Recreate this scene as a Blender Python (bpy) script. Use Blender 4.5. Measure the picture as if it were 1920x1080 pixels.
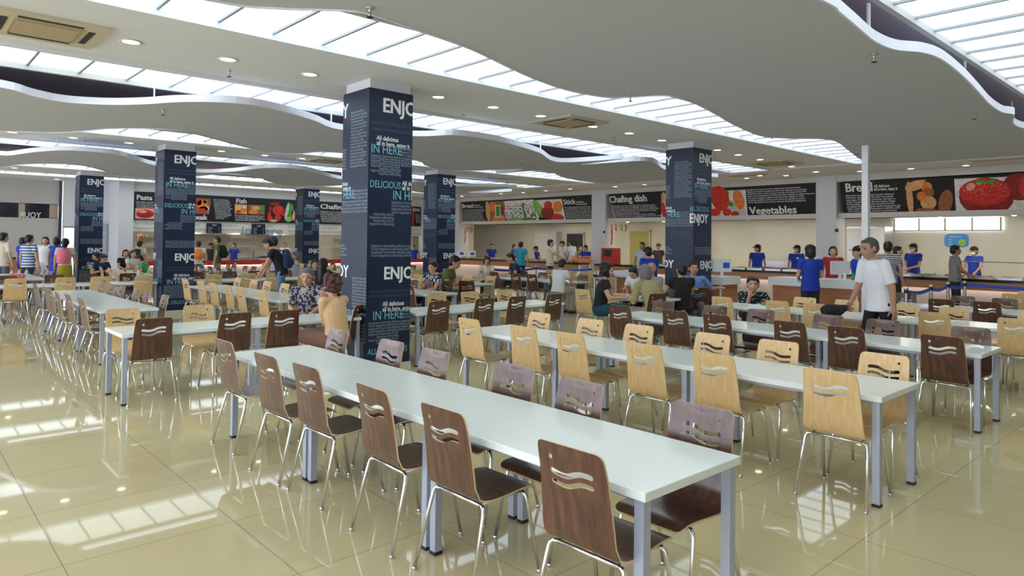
import bpy, bmesh, math, random
from mathutils import Vector, Matrix, geometry
random.seed(7)
for o in list(bpy.data.objects): bpy.data.objects.remove(o, do_unlink=True)
SC = bpy.context.scene
COL = SC.collection
# ------------------------------------------------------------------ camera
CF, CCY, YAW, PIT, ROL, CH = 1291.5, 428.8, .7411, .0195, .0117, 1.75
_f = Vector((math.sin(YAW)*math.cos(PIT), math.cos(YAW)*math.cos(PIT), math.sin(PIT)))
_ri = Vector((math.cos(YAW), -math.sin(YAW), 0)); _u = _ri.cross(_f)
CR = _ri*math.cos(ROL)+_u*math.sin(ROL); CU = CR.cross(_f); CFW = _f
cam = bpy.data.cameras.new('camera'); camo = bpy.data.objects.new('camera', cam); COL.objects.link(camo)
camo.matrix_world = Matrix(((CR.x, CU.x, -_f.x, 0), (CR.y, CU.y, -_f.y, 0), (CR.z, CU.z, -_f.z, CH), (0, 0, 0, 1)))
cam.sensor_width = 36; cam.lens = CF/1920*36; cam.shift_y = (CCY-540)/1920; cam.clip_end = 200
SC.camera = camo
def ray(px, py): return CFW + CR*((px-960)/CF) - CU*((py-CCY)/CF)
def on_z(px, py, z): d = ray(px, py); t = (z-CH)/d.z; return Vector((d.x*t, d.y*t, z))
def on_x(px, py, x): d = ray(px, py); return Vector((0, 0, CH))+d*(x/d.x)
def on_y(px, py, y): d = ray(px, py); return Vector((0, 0, CH))+d*(y/d.y)
# ------------------------------------------------------------------ world, colour management, big lights
w = bpy.data.worlds.new('daylight'); SC.world = w; w.use_nodes = True
bg = w.node_tree.nodes['Background']; bg.inputs[0].default_value = (.84, .88, 1, 1); bg.inputs[1].default_value = 3.0
SC.view_settings.view_transform = 'Standard'; SC.view_settings.look = 'None'
SC.view_settings.gamma = 1; SC.view_settings.use_curve_mapping = False
SC.view_settings.exposure = 0.58
STRIP_E, DOWN_E, KITCH_E = 1.35, 6.0, 17.0
# ------------------------------------------------------------------ materials
M = {}
def mat(name, col, rough=.5, metal=0, emit=None, es=1, spec=.5, noise=None, bump=None, coat=0, alpha=1, trans=0):
    m = bpy.data.materials.new(name); m.use_nodes = True; nt = m.node_tree; b = nt.nodes['Principled BSDF']
    b.inputs['Base Color'].default_value = (*col, 1); b.inputs['Roughness'].default_value = rough
    b.inputs['Metallic'].default_value = metal; b.inputs['Specular IOR Level'].default_value = spec
    if coat: b.inputs['Coat Weight'].default_value = coat; b.inputs['Coat Roughness'].default_value = .22
    if trans: b.inputs['Transmission Weight'].default_value = trans
    if emit: b.inputs['Emission Color'].default_value = (*emit, 1); b.inputs['Emission Strength'].default_value = es
    if noise:
        col2, sc, stretch = noise
        tc = nt.nodes.new('ShaderNodeTexCoord'); mp = nt.nodes.new('ShaderNodeMapping'); mp.inputs['Scale'].default_value = stretch
        n = nt.nodes.new('ShaderNodeTexNoise'); n.inputs['Scale'].default_value = sc; n.inputs['Detail'].default_value = 5
        r = nt.nodes.new('ShaderNodeValToRGB'); r.color_ramp.elements[0].position = .38; r.color_ramp.elements[1].position = .64
        r.color_ramp.elements[0].color = (*col, 1); r.color_ramp.elements[1].color = (*col2, 1)
        nt.links.new(tc.outputs['Object'], mp.inputs[0]); nt.links.new(mp.outputs[0], n.inputs['Vector'])
        nt.links.new(n.outputs['Fac'], r.inputs[0]); nt.links.new(r.outputs[0], b.inputs['Base Color'])
    M[name] = m; return m
def tint(m, sx, sy, sz, c2, fac=.5, kind='wave'):
    return m
mat('walnut', (.058, .020, .012), .36, noise=((.135, .048, .027), 3.2, (9, 9, .9)), spec=.5, coat=.8)
mat('beech', (.70, .47, .21), .38, noise=((.78, .56, .28), 3, (14, 14, .7)), spec=.5, coat=.08)
mat('ply_edge', (.72, .55, .33), .5)
mat('chrome', (.78, .79, .82), .13, 1)
mat('table_white', (.84, .91, .87), .22, spec=.5)
mat('table_edge', (.80, .82, .80), .4)
mat('silver_paint', (.46, .51, .62), .35, .3)
mat('black_plastic', (.015, .015, .018), .5)
mat('wrap_blue', (.009, .018, .050), .42, noise=((.014, .027, .062), 1.2, (1, 1, 1)), spec=.38)
mat('print_white', (.86, .88, .92), .45)
mat('print_cyan', (.20, .52, .66), .45)
mat('print_grey', (.30, .38, .46), .45)
mat('print_dim', (.060, .10, .16), .45)
mat('plaster', (.72, .70, .68), .9)
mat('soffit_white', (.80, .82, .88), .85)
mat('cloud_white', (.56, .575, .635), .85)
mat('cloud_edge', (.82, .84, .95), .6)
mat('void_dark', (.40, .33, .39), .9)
mat('panel_glow', (.9, .95, 1), .6, emit=(.84, .95, 1), es=STRIP_E)
mat('rail_grey', (.55, .56, .56), .5)
mat('glazing_bar', (.34, .37, .41), .5)
mat('down_glow', (1, .9, .8), .5, emit=(1, .80, .60), es=DOWN_E)
mat('kitchen_glow', (1, .95, .85), .5, emit=(1, .92, .78), es=KITCH_E)
mat('cassette_cream', (.62, .56, .42), .6)
mat('cassette_tan', (.50, .40, .27), .7)
mat('dark_slot', (.03, .025, .03), .7)
mat('pillar_white', (.72, .73, .78), .5)
mat('kitchen_tile', (.62, .60, .50), .25, noise=((.68, .66, .57), .7, (1, 1, 1)))
mat('kitchen_wall', (.60, .57, .46), .6)
mat('sign_black', (.012, .013, .018), .35)
mat('wood_orange', (.42, .16, .07), .4, noise=((.50, .20, .09), 3, (1, 1, 8)))
mat('wood_band', (.46, .22, .11), .4, noise=((.54, .27, .14), 3, (1, 1, 8)))
mat('counter_black', (.02, .018, .02), .15)
mat('counter_white', (.78, .80, .82), .3)
mat('front_pink', (.74, .66, .62), .35)
mat('under_glow', (1, .85, .78), .5, emit=(1, .82, .72), es=5)
mat('red_band', (.55, .03, .02), .4)
mat('steel', (.62, .63, .65), .28, 1)
mat('belt_blue', (.03, .09, .55), .6)
mat('belt_red', (.75, .03, .04), .6)
mat('block_grey', (.50, .48, .46), .55, noise=((.54, .52, .50), 1.5, (.3, 1, 6)))
mat('glass_dark', (.03, .032, .04), .1, spec=.8)
mat('sky_glow', (1, 1, 1), .5, emit=(.92, .97, 1), es=2.2); mat('slit_glow', (1, 1, 1), .5, emit=(.75, .92, 1), es=.9)
mat('door_olive', (.42, .38, .10), .5)
mat('white_plastic', (.85, .85, .88), .35)
mat('paper_white', (.88, .88, .86), .8)
def floor_mat():
    m = mat('floor_tile', (.50, .44, .31), .03, spec=.34); nt = m.node_tree; b = nt.nodes['Principled BSDF']
    ge = nt.nodes.new('ShaderNodeNewGeometry'); mp = nt.nodes.new('ShaderNodeMapping')
    mp.inputs['Location'].default_value = (-1.65, -1.63, 0)
    br = nt.nodes.new('ShaderNodeTexBrick'); br.offset = 0; br.inputs['Scale'].default_value = 1
    br.inputs['Brick Width'].default_value = .9; br.inputs['Row Height'].default_value = .9; br.inputs['Mortar Size'].default_value = .0028
    br.inputs['Color1'].default_value = (.66, .58, .335, 1); br.inputs['Color2'].default_value = (.63, .555, .315, 1); br.inputs['Mortar'].default_value = (.34, .29, .18, 1)
    n = nt.nodes.new('ShaderNodeTexNoise'); n.inputs['Scale'].default_value = 1.6; n.inputs['Detail'].default_value = 6
    mx = nt.nodes.new('ShaderNodeMix'); mx.data_type = 'RGBA'; mx.blend_type = 'MULTIPLY'; mx.inputs[0].default_value = .12
    nt.links.new(ge.outputs['Position'], mp.inputs[0]); nt.links.new(mp.outputs[0], br.inputs[0]); nt.links.new(ge.outputs['Position'], n.inputs['Vector'])
    nt.links.new(br.outputs['Color'], mx.inputs[6]); nt.links.new(n.outputs['Color'], mx.inputs[7]); nt.links.new(mx.outputs[2], b.inputs['Base Color'])
floor_mat()
# ------------------------------------------------------------------ mesh builder
GK = 1.0
class MB:
    def __init__(s): s.v = []; s.f = []; s.m = []; s.mats = []
    def mi(s, m):
        m = M[m] if isinstance(m, str) else m
        if m not in s.mats: s.mats.append(m)
        return s.mats.index(m)
    def add(s, vs, fs, m=None):
        b = len(s.v); s.v += [tuple(v) for v in vs]; k = s.mi(m) if m else 0
        for f in fs: s.f.append(tuple(b+i for i in f)); s.m.append(k)
    def box(s, a, b, m=None):
        x0, y0, z0 = a; x1, y1, z1 = b
        vs = [(x0, y0, z0), (x1, y0, z0), (x1, y1, z0), (x0, y1, z0), (x0, y0, z1), (x1, y0, z1), (x1, y1, z1), (x0, y1, z1)]
        s.add(vs, [(3, 2, 1, 0), (4, 5, 6, 7), (0, 1, 5, 4), (1, 2, 6, 5), (2, 3, 7, 6), (3, 0, 4, 7)], m)
    def quad(s, a, b, c, d, m=None): s.add([a, b, c, d], [(0, 1, 2, 3)], m)
    def poly(s, pts, m=None): s.add(pts, [tuple(range(len(pts)))], m)
    def prism(s, pts, z0, z1, m=None):      # plan outline extruded up
        n = len(pts); vs = [(x, y, z0) for x, y in pts]+[(x, y, z1) for x, y in pts]
        s.add(vs, [tuple(range(n))[::-1], tuple(range(n, 2*n))]+[(i, (i+1) % n, n+(i+1) % n, n+i) for i in range(n)], m)
    def ext(s, pts3, vec, m=None):          # any planar outline extruded along vec
        n = len(pts3); v = Vector(vec); vs = [Vector(p) for p in pts3]+[Vector(p)+v for p in pts3]
        s.add(vs, [tuple(range(n)), tuple(range(n, 2*n))[::-1]]+[(i, n+i, n+(i+1) % n, (i+1) % n) for i in range(n)], m)
    def tube(s, pts, r, n=8, m=None, cap=True):
        pts = [Vector(p) for p in pts]; rs = r if isinstance(r, (list, tuple)) else [r]*len(pts)
        rings = []; prev = None
        for i, p in enumerate(pts):
            t = (pts[min(i+1, len(pts)-1)]-pts[max(i-1, 0)]).normalized()
            if prev is None:
                a = Vector((0, 0, 1)) if abs(t.z) < .9 else Vector((1, 0, 0)); x = t.cross(a).normalized()
            else: x = (prev-t*prev.dot(t)).normalized()
            prev = x; y = t.cross(x)
            rings.append([p+(x*math.cos(2*math.pi*k/n)+y*math.sin(2*math.pi*k/n))*rs[i] for k in range(n)])
        vs = [q for rg in rings for q in rg]; fs = []
        for i in range(len(rings)-1):
            for k in range(n): fs.append((i*n+k, i*n+(k+1) % n, (i+1)*n+(k+1) % n, (i+1)*n+k))
        if cap: fs += [tuple(range(n))[::-1], tuple(range((len(rings)-1)*n, len(rings)*n))]
        s.add(vs, fs, m)
    def lathe(s, prof, n=16, c=(0, 0, 0), m=None):
        vs = []; fs = []
        for r, z in prof:
            for k in range(n): a = 2*math.pi*k/n; vs.append((c[0]+r*math.cos(a), c[1]+r*math.sin(a), c[2]+z))
        for i in range(len(prof)-1):
            for k in range(n): fs.append((i*n+k, i*n+(k+1) % n, (i+1)*n+(k+1) % n, (i+1)*n+k))
        fs += [tuple(range(n))[::-1], tuple(range((len(prof)-1)*n, len(prof)*n))]
        s.add(vs, fs, m)
    def ell(s, c, r, rot=None, n=12, k=8, m=None):
        c = Vector(c); r = tuple(q*GK for q in r); vs = []; fs = []
        R_ = rot if rot is not None else Matrix.Identity(3)
        for i in range(k+1):
            th = math.pi*i/k
            for j in range(n):
                a = 2*math.pi*j/n; v = Vector((r[0]*math.sin(th)*math.cos(a), r[1]*math.sin(th)*math.sin(a), -r[2]*math.cos(th)))
                vs.append(c+R_@v)
        for i in range(k):
            for j in range(n):
                q = (i*n+j, i*n+(j+1) % n, (i+1)*n+(j+1) % n, (i+1)*n+j)
                if i == 0: q = (j, (1)*n+(j+1) % n, n+j)
                elif i == k-1: q = (i*n+j, i*n+(j+1) % n, (i+1)*n+j)
                fs.append(q)
        s.add(vs, fs, m)
    def cap(s, a, ra, b, rb, n=10, m=None):
        a = Vector(a); b = Vector(b); t = (b-a); L = t.length; t = t.normalized() if L > 1e-6 else Vector((0, 0, 1))
        pts = []; rs = []
        for k in range(4): an = math.pi/2*(1-k/3); pts.append(a-t*ra*math.sin(an)); rs.append(max(ra*math.cos(an), ra*.05))
        for k in range(4): an = math.pi/2*(k/3); pts.append(b+t*rb*math.sin(an)); rs.append(max(rb*math.cos(an), rb*.05))
        s.tube(pts, rs, n, m)
    def mesh(s, name, smooth=False, angle=None, mats=None):
        me = bpy.data.meshes.new(name); me.from_pydata(s.v, [], s.f)
        for m in (mats or s.mats): me.materials.append(m)
        if s.mats: me.polygons.foreach_set('material_index', s.m)
        me.update()
        if smooth:
            me.polygons.foreach_set('use_smooth', [True]*len(me.polygons))
            if angle: me.set_sharp_from_angle(angle=math.radians(angle))
        return me
    def build(s, name, parent=None, m=None, smooth=False, angle=None):
        me = s.mesh(name, smooth, angle)
        if m: me.materials.clear(); me.materials.append(M[m] if isinstance(m, str) else m)
        return link(name, me, parent)
def link(name, data, parent=None):
    o = bpy.data.objects.new(name, data); COL.objects.link(o)
    if parent: o.parent = parent
    return o
def tag(o, label=None, cat=None, group=None, kind=None):
    if label: o['label'] = label
    if cat: o['category'] = cat
    if group: o['group'] = group
    if kind: o['kind'] = kind
    return o
def empty(name, loc=(0, 0, 0), rz=0, label=None, cat=None, group=None):
    o = bpy.data.objects.new(name, None); o.empty_display_size = .1; COL.objects.link(o)
    o.location = loc; o.rotation_euler = (0, 0, rz); return tag(o, label, cat, group)
def copy_tree(o, parent=None):
    c = o.copy(); COL.objects.link(c)
    if parent: c.parent = parent
    for ch in list(o.children): copy_tree(ch, c)
    return c
def struct(o): o['kind'] = 'structure'; return o
# text as flat meshes ------------------------------------------------
_tc = {}
CJK = bpy.data.fonts.get('none')
def text_geo(s, bold=0.0, cond=.82, res=2):
    key = (s, bold, cond, res)
    if key not in _tc:
        cu = bpy.data.curves.new('t', 'FONT'); cu.body = s; cu.size = 1; cu.resolution_u = res; cu.offset = bold
        cu.fill_mode = 'FRONT'
        ob = bpy.data.objects.new('t', cu); me = bpy.data.meshes.new_from_object(ob)
        vs = [(v.co.x*cond, v.co.y) for v in me.vertices]; fs = [tuple(p.vertices) for p in me.polygons]
        wd = max([v[0] for v in vs], default=0)
        bpy.data.objects.remove(ob); bpy.data.curves.remove(cu); bpy.data.meshes.remove(me); _tc[key] = (vs, fs, wd)
    return _tc[key]
def put_text(mb, s, o, ux, uy, size, m, bold=0, cond=.82, width=None, res=2, umax=None, umin=None, u0=0, off=0):
    """text with its baseline start at u0 along ux from o; clipped to [umin, umax] measured along ux from o"""
    if bold > .022:
        put_text(mb, s, o, ux, uy, size, m, .016, cond, width, res, umax, umin, u0+size*.028, off+.0004); bold = .016
    vs, fs, wd = text_geo(s, bold, cond, res); k = size
    kx = k if width is None else width/max(wd, 1e-6)
    o = Vector(o); ux = Vector(ux).normalized(); uy = Vector(uy).normalized(); nrm = ux.cross(uy)
    pts = [(u0+x*kx, y*k) for x, y in vs]
    if umax is not None or umin is not None:
        bm = bmesh.new(); bv = [bm.verts.new((x, y, 0)) for x, y in pts]
        for f in fs:
            try: bm.faces.new([bv[i] for i in f])
            except ValueError: pass
        for lim, sgn in ((umax, 1), (umin, -1)):
            if lim is None: continue
            bmesh.ops.bisect_plane(bm, geom=bm.verts[:]+bm.edges[:]+bm.faces[:], plane_co=(lim, 0, 0), plane_no=(sgn, 0, 0), clear_outer=True)
        bm.verts.index_update(); pts = [(v.co.x, v.co.y) for v in bm.verts]; fs = [tuple(v.index for v in f.verts) for f in bm.faces]; bm.free()
    mb.add([o+ux*x+uy*y+nrm*off for x, y in pts], fs, m)
def ordn(i): return ['first', 'second', 'third', 'fourth', 'fifth', 'sixth', 'seventh', 'eighth', 'ninth', 'tenth', 'eleventh', 'twelfth', 'thirteenth', 'fourteenth', 'fifteenth', 'sixteenth', 'seventeenth', 'eighteenth', 'nineteenth', 'twentieth'][i]
# ================================================================== ROOM SHELL
ZC = 3.9
b = MB(); b.box((-9, -6, -.1), (21.4, 31.6, 0)); struct(b.build('floor', m='floor_tile'))
b = MB(); b.box((21.4, -6, -.1), (26.6, 31.6, 0)); struct(b.build('floor', m='kitchen_tile'))
SOF = [(-2.5, .95), (7.1, 9.4), (16.05, 18.3), (25.1, 27.4)]          # flat soffit bands that carry the pillars
STR = [(.95, 2.3), (5.75, 7.1), (9.4, 10.7), (14.75, 16.05), (18.3, 19.6), (23.8, 25.1), (27.4, 28.6)]
VOID = [(2.3, 5.75), (10.7, 14.75), (19.6, 23.8)]
XE = 18.5
b = MB()
for y0, y1 in SOF: b.box((-9, y0, ZC), (XE, y1, 4.15))
b.box((XE, -6, ZC), (21.4, 31.6, 4.15)); b.box((-9, 28.6, ZC), (XE, 31.6, 4.15))
b.box((-9, -6, ZC), (XE, -2.5, 4.15))
struct(b.build('ceiling', m='soffit_white'))
b = MB()
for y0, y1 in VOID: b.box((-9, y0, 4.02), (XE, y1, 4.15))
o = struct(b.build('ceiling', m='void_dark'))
# light rails on the soffit edges
b = MB()
for y0, y1 in STR:
    for y in (y0, y1):
        insof = any(abs(y-q) < .01 for s in SOF for q in s) or y == 28.6
        if insof: b.box((-9, y-.03, 3.86), (XE, y+.05, 3.91))
b.box((XE-.05, -6, 3.86), (XE+.06, 31.6, 3.915))
struct(b.build('trim_1', m='soffit_white'))
b = MB()
for y0, y1 in VOID: b.box((-9, y0-.06, 3.88), (XE, y0, 3.99)); b.box((-9, y1, 3.88), (XE, y1+.06, 3.99))
struct(b.build('trim_2', m='rail_grey'))
# luminous strips: every pane a part, the bars another
names = ['at the top right corner', 'above the nearest tables, bordered by the wavy cloud', 'behind the nearest row of pillars', 'in front of the second row of pillars', 'behind the second row of pillars', 'in front of the farthest row of pillars', 'farthest back, above the grey serving block']
for k, (y0, y1) in enumerate(STR):
    e = empty('ceiling_light_strip', (4.7, (y0+y1)/2, 3.95), 0, 'long backlit ceiling strip of frosted panes '+names[k], 'ceiling light', 'backlit ceiling strips')
    cy = (y0+y1)/2; x = -6.06 if k else 1.0; x0 = x; bars = MB(); pm = None; n = 0
    while x < XE-.1:
        x1 = min(x+.568, XE)
        if n < 62:
            if pm is None or x1-x < .56:
                q = MB(); q.box((0, -(y1-y0)/2, 0), (x1-x, (y1-y0)/2, .02)); pm = q.mesh('pane'); pm.materials.append(M['panel_glow'])
            p = link('pane', pm, e); p.location = (x-4.7, 0, 0); n += 1
        bars.box((x-.014-4.7, y0-cy, -.026), (x+.014-4.7, y1-cy, .0))
        x += .568
    bars.build('glazing_bar', e, 'glazing_bar')
# walls
def wallbox(name, a, c, m): b = MB(); b.box(a, c); return struct(b.build(name, m=m))
wallbox('wall_near', (-9, -6.2, 0), (21.4, -6, 4.15), 'plaster')
wallbox('wall_back_kitchen', (25.5, -6, 0), (25.7, 31.6, 4.1), 'kitchen_tile')
wallbox('ceiling', (21.9, -6, 2.72), (25.5, 29.4, 2.8), 'kitchen_wall')
wallbox('ceiling', (21.6, -6, 4.05), (25.7, 33.6, 4.2), 'plaster'); wallbox('ceiling', (-9, 31.6, 4.0), (21.6, 33.6, 4.2), 'plaster'); wallbox('wall_kitchen_end', (21.4, -6.2, 0), (25.7, -6, 4.15), 'plaster'); wallbox('wall_kitchen_corner', (21.4, 31.4, 0), (25.7, 31.6, 4.15), 'kitchen_wall'); wallbox('wall_kitchen_corner', (21.4, 31.6, 0), (21.6, 33.6, 4.15), 'kitchen_wall'); wallbox('wall_kitchen_corner', (6.9, 29.6, 0), (7.1, 33.6, 4.15), 'kitchen_wall')
b = MB()                                                    # fascia over the right-hand counters
b.box((21.4, -6, 3.70), (21.6, 31.6, 4.15)); b.box((21.55, -6, 2.6), (21.95, 29.4, 2.75))
struct(b.build('wall_right', m='plaster'))
PIL = [(8.78, 9.4), (17.82, 18.56), (27.3, 27.9), (-.7, -.1)]
for y0, y1 in PIL:
    b = MB(); b.box((21.38, y0, 0), (22.0, y1, 3.9)); b.box((21.376, y0, 2.555), (21.39, y1, 2.565)); o = struct(b.build('wall_right_pier', m='pillar_white'))
    b = MB(); b.box((22.0, y0+.2, 0), (22.5, y0+.4, 2.75)); struct(b.build('wall_between_kitchens', m='kitchen_wall'))
# far-left side wall with recess, pier, upper wall band above the menu boards
b = MB(); b.box((5.1, 30.9, 0), (6.6, 31.1, 4.0)); b.box((6.6, 29.3, 0), (7.12, 31.0, 4.0)); struct(b.build('wall_left', m='pillar_white'))
b = MB(); b.box((7.12, 29.4, 3.53), (21.4, 29.6, 4.15)); b.box((7.12, 29.45, 2.42), (21.4, 29.85, 2.5)); struct(b.build('wall_left_fascia', m='soffit_white'))
wallbox('wall_left_rear', (7.0, 33.4, 0), (21.4, 33.6, 4.1), 'block_grey')
wallbox('ceiling', (7.12, 29.85, 2.55), (21.4, 33.5, 2.65), 'kitchen_wall')
wallbox('wall_corner', (20.55, 29.25, 0), (21.4, 29.6, 3.9), 'pillar_white')
wallbox('floor', (-9, 31.6, -.1), (21.4, 33.6, 0), 'kitchen_tile')
# grey serving block at the far left with its dark glass band
b = MB(); b.box((-9, 31.3, 0), (5.05, 31.6, 2.45)); b.box((-9, 31.3, 3.0), (5.05, 31.6, 3.95)); struct(b.build('wall_far', m='block_grey'))
wallbox('trim_3', (5.0, 31.2, 0), (5.1, 31.35, 3.95), 'glass_dark')
b = MB(); b.box((-9, 31.38, 2.45), (5.0, 31.42, 3.0)); o = struct(b.build('window_1', m='glass_dark'))
for xa, xb in ((2.55, 2.75), (3.75, 3.95), (4.72, 4.98)): b = MB(); b.box((xa, 31.375, 2.47), (xb, 31.38, 2.98)); b.build('pale_pane', o, 'cassette_tan')
# strip window in the near kitchen
b = MB(); b.box((25.44, 5.44, 2.30), (25.47, 8.52, 2.70)); o = struct(b.build('window_2', m='sky_glow'))
b = MB()
for k in range(5): y = 5.48+k*.755; b.box((25.40, y-.025, 2.30), (25.45, y+.025, 2.70), 'block_grey')
b.box((25.40, 5.44, 2.27), (25.45, 8.52, 2.31), 'block_grey'); b.build('window_frame', o)
b = MB(); b.box((5.15, 30.86, .1), (5.45, 30.9, 2.1)); struct(b.build('window_3', m='slit_glow'))
b = MB(); b.box((5.13, 30.84, 1.28), (5.64, 30.87, 1.32)); b.box((5.6, 30.84, 0), (5.66, 30.88, 2.14)); b.box((5.1, 30.84, 2.1), (5.66, 30.88, 2.16)); struct(b.build('trim_4', m='steel'))
# skirting-less pier bases, doors
def door(n, x, y0, y1, h, m):
    b = MB(); b.box((x-.06, y0, 0), (x, y1, h)); o = struct(b.build('door_%d' % n, m=m))
    b = MB(); b.box((x-.09, y0-.06, 0), (x-.02, y0, h+.06)); b.box((x-.09, y1, 0), (x-.02, y1+.06, h+.06)); b.box((x-.09, y0-.06, h), (x-.02, y1+.06, h+.06)); b.build('door_frame', o, 'kitchen_wall')
    b = MB(); b.tube([(x-.1, y0+.1, 1.0), (x-.1, y0+.22, 1.0)], .012); b.build('door_handle', o, 'steel'); return o
door(1, 25.5, 18.66, 19.72, 2.3, 'door_olive'); door(2, 25.5, 22.6, 23.7, 2.2, 'glass_dark')
# ================================================================== PILLARS with printed wrap
W = .69
GOOD = ['happiness interesting delicious happiness inte', 'Good happiness interesting delicious happine', 'happiness interesting delicious happiness int', 'Good happiness interesting delicious happines', 'happiness interesting Good', 'happiness interesting', 'happiness interesting Good', 'happiness interesting']
LONG = ['happiness interesting delicious', 'Good happiness interesting', 'happiness interesting delicious', 'Good happiness interesting', 'Good rice and noodles prepared for', 'all the guests who come to eat here', 'with a smile, warm soups and stews', 'and plates of vegetables, fruit and', 'bread baked daily. Come and enjoy', 'all of the delicious food and good', 'company. Take a tray and choose', 'what you would like to eat today', 'then sit down and be happy', 'happiness interesting delicious', 'Good happiness interesting food', 'happiness interesting delicious', 'and all the good and happy food', 'interesting and delicious things']
def wrap_front(mb, O, ux, uz, d=.002, variant=0):
    T = lambda s, u, z, size, m, **k: put_text(mb, s, Vector(O)+Vector(uz)*z, ux, uz, size, m, u0=u, umax=W-.002, umin=.002, off=d, **k)
    T('ENJO', .20, 3.475, .27, 'print_white', bold=.03, cond=.86)
    for i in range(2): T('happiness interesting delicious happiness', .05, 3.30-.08*i, .06, 'print_dim', cond=.85)
    T('All delicious', .12, 3.09, .085, 'print_white', bold=.02); T('all in here, enjoy it', .12, 3.02, .085, 'print_white', bold=.02)
    T('IN HERE', .035, 2.915, .165, 'print_cyan', cond=.80, bold=.004)
    for i in range(3): T(['Good happiness', 'happiness inte', 'Good happine'][i], .48, 2.99-.042*i, .05, 'print_grey')
    for i, s in enumerate(GOOD): T(s, .035 if i not in (5, 7) else .16, 2.865-.0335*i*1.0, .05, 'print_grey')
    if variant == 0:
        T('DELICIOUS', .025, 2.455, .135, 'print_cyan', cond=.75, bold=.002, width=.485)
        T('All delicious', .53, 2.51, .085, 'print_white', bold=.02); T('all in here, enjoy', .53, 2.445, .085, 'print_white', bold=.02)
        T('IN HERE', .38, 2.31, .175, 'print_cyan', cond=.80, bold=.004)
        for i in range(4): T(['happiness interesting d', 'Good happiness intere', 'happiness interesting d', 'Good happiness intere'][i], .365, 2.255-.045*i, .055, 'print_grey')
        for i in range(4): T(['interesting Good', 'happiness interesting', 'interesting Good', 'happiness interesting'][i], .09 if i % 2 == 0 else .03, 2.085-.043*i, .055, 'print_grey')
    else:
        T('ALL DELICIOUS', -.09, 2.44, .15, 'print_cyan', cond=.75, width=.66); T('ENJOY', -.10, 2.20, .27, 'print_white', bold=.03, cond=.80)
        for i in range(5): T('happiness interesting', .12, 1.98-.045*i, .055, 'print_dim')
    for i in range(4): T(GOOD[i], .06, 1.665-.043*i, .055, 'print_grey')
    T('ENJOY', .255, 1.235, .235, 'print_white', bold=.03, cond=.86)
    for i in range(2): T('interesting delicious happiness interesting', .05, 1.06-.06*i, .06, 'print_dim')
    T('All delicious', .25, .875, .085, 'print_white', bold=.02); T('all in here, enjoy it', .25, .805, .085, 'print_white', bold=.02)
    T('IN HERE', .10, .70, .165, 'print_cyan', cond=.80, bold=.004)
    for i in range(3): T(['Good happ', 'happiness', 'Good hap'][i], .54, .78-.042*i, .05, 'print_grey')
    for i, s in enumerate(GOOD): T(s, .04 if i not in (5, 7) else .16, .645-.0375*i, .05, 'print_grey')
    T('ALL DELICIOUS', .03, .245, .115, 'print_cyan', cond=.75, width=.62)
def wrap_side(mb, O, ux, uz, d=.002, variant=0):
    T = lambda s, u, z, size, m, **k: put_text(mb, s, Vector(O)+Vector(uz)*z, ux, uz, size, m, u0=u, umax=W-.002, umin=.002, off=d, **k)
    T('Y', -.01, 3.44, .27, 'print_white', bold=.03, cond=.9)
    for i, s in enumerate(LONG): T(s, .22, 3.47-.043*i, .052, 'print_grey', width=.42 if i % 3 else .34)
    for i in range(7): T('happiness', -.06, 2.98-.043*i, .052, 'print_grey')
    T('All delicious', -.18, 2.50, .085, 'print_white', bold=.02); T('all in here, enjoy it', -.28, 2.435, .085, 'print_white', bold=.02)
    T('IN HERE', -.13, 2.32, .165, 'print_cyan', cond=.80, bold=.004)
    for i in range(3): T(['Good happiness interest', 'happiness interesting', 'Good happiness intere'][i], .33, 2.40-.045*i, .052, 'print_grey')
    for i in range(4): T(GOOD[i], .01, 2.26-.045*i, .055, 'print_grey')
    for i in range(4): T(['interesting Good', 'happiness interesting'][i % 2], -.22, 1.665-.043*i, .055, 'print_grey')
    for i in range(3): T('happiness interesting delicious', .12, 1.98-.05*i, .05, 'print_dim')
    if variant: T('ALL DELICIOUS', .60, 2.44, .15, 'print_cyan', cond=.75, width=.66); T('ENJOY', .59, 2.20, .27, 'print_white', bold=.03, cond=.80)
    T('JOY', -.145, 1.245, .235, 'print_white', bold=.03, cond=.9)
    for i in range(10): T(GOOD[i % 4], .32, 1.23-.042*i, .052, 'print_grey')
    T('IN HERE', -.1, .70, .165, 'print_cyan', cond=.80)
    for i in range(6): T(GOOD[i % 4], .03, .62-.045*i, .052, 'print_grey')
def pillar_protos(variant):
    e = empty('pillar')
    b = MB(); b.box((0, 0, .1), (W, W, 3.77)); b.build('printed_wrap', e, 'wrap_blue')
    b = MB(); b.box((.03, .03, 3.77), (W-.03, W-.03, 3.9)); o = b.build('neck', e, 'pillar_white')
    b = MB(); b.box((-.015, -.015, 0), (W+.015, W+.015, .1)); b.build('plinth', e, 'kitchen_tile')
    lt = MB(); wrap_front(lt, (0, 0, 0), (1, 0, 0), (0, 0, 1), variant=variant); lt.build('front_lettering', e)
    lt = MB(); wrap_side(lt, (0, W, 0), (0, -1, 0), (0, 0, 1), variant=variant); lt.build('side_lettering', e)
    return e
pv = [pillar_protos(0), pillar_protos(1)]
first = [True, True]
PILX = [(4.70, 7.95, 0, 'nearest and largest dark blue pillar wrapped in white and cyan lettering'),
        (12.42, 8.0, 1, 'dark blue lettered pillar on the right, in front of the vegetables menu board'),
        (4.70, 16.85, 0, 'tall dark blue lettered pillar left of the two people sitting with their elbows on a table'),
        (12.25, 16.72, 0, 'dark blue lettered pillar just right of the nearest one, beside the left bread board'),
        (4.72, 26.0, 0, 'leftmost dark blue lettered pillar, behind the queue at the left counter'),
        (12.25, 25.6, 0, 'smallest dark blue lettered pillar, standing by the chafing dish board at the back')]
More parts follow.
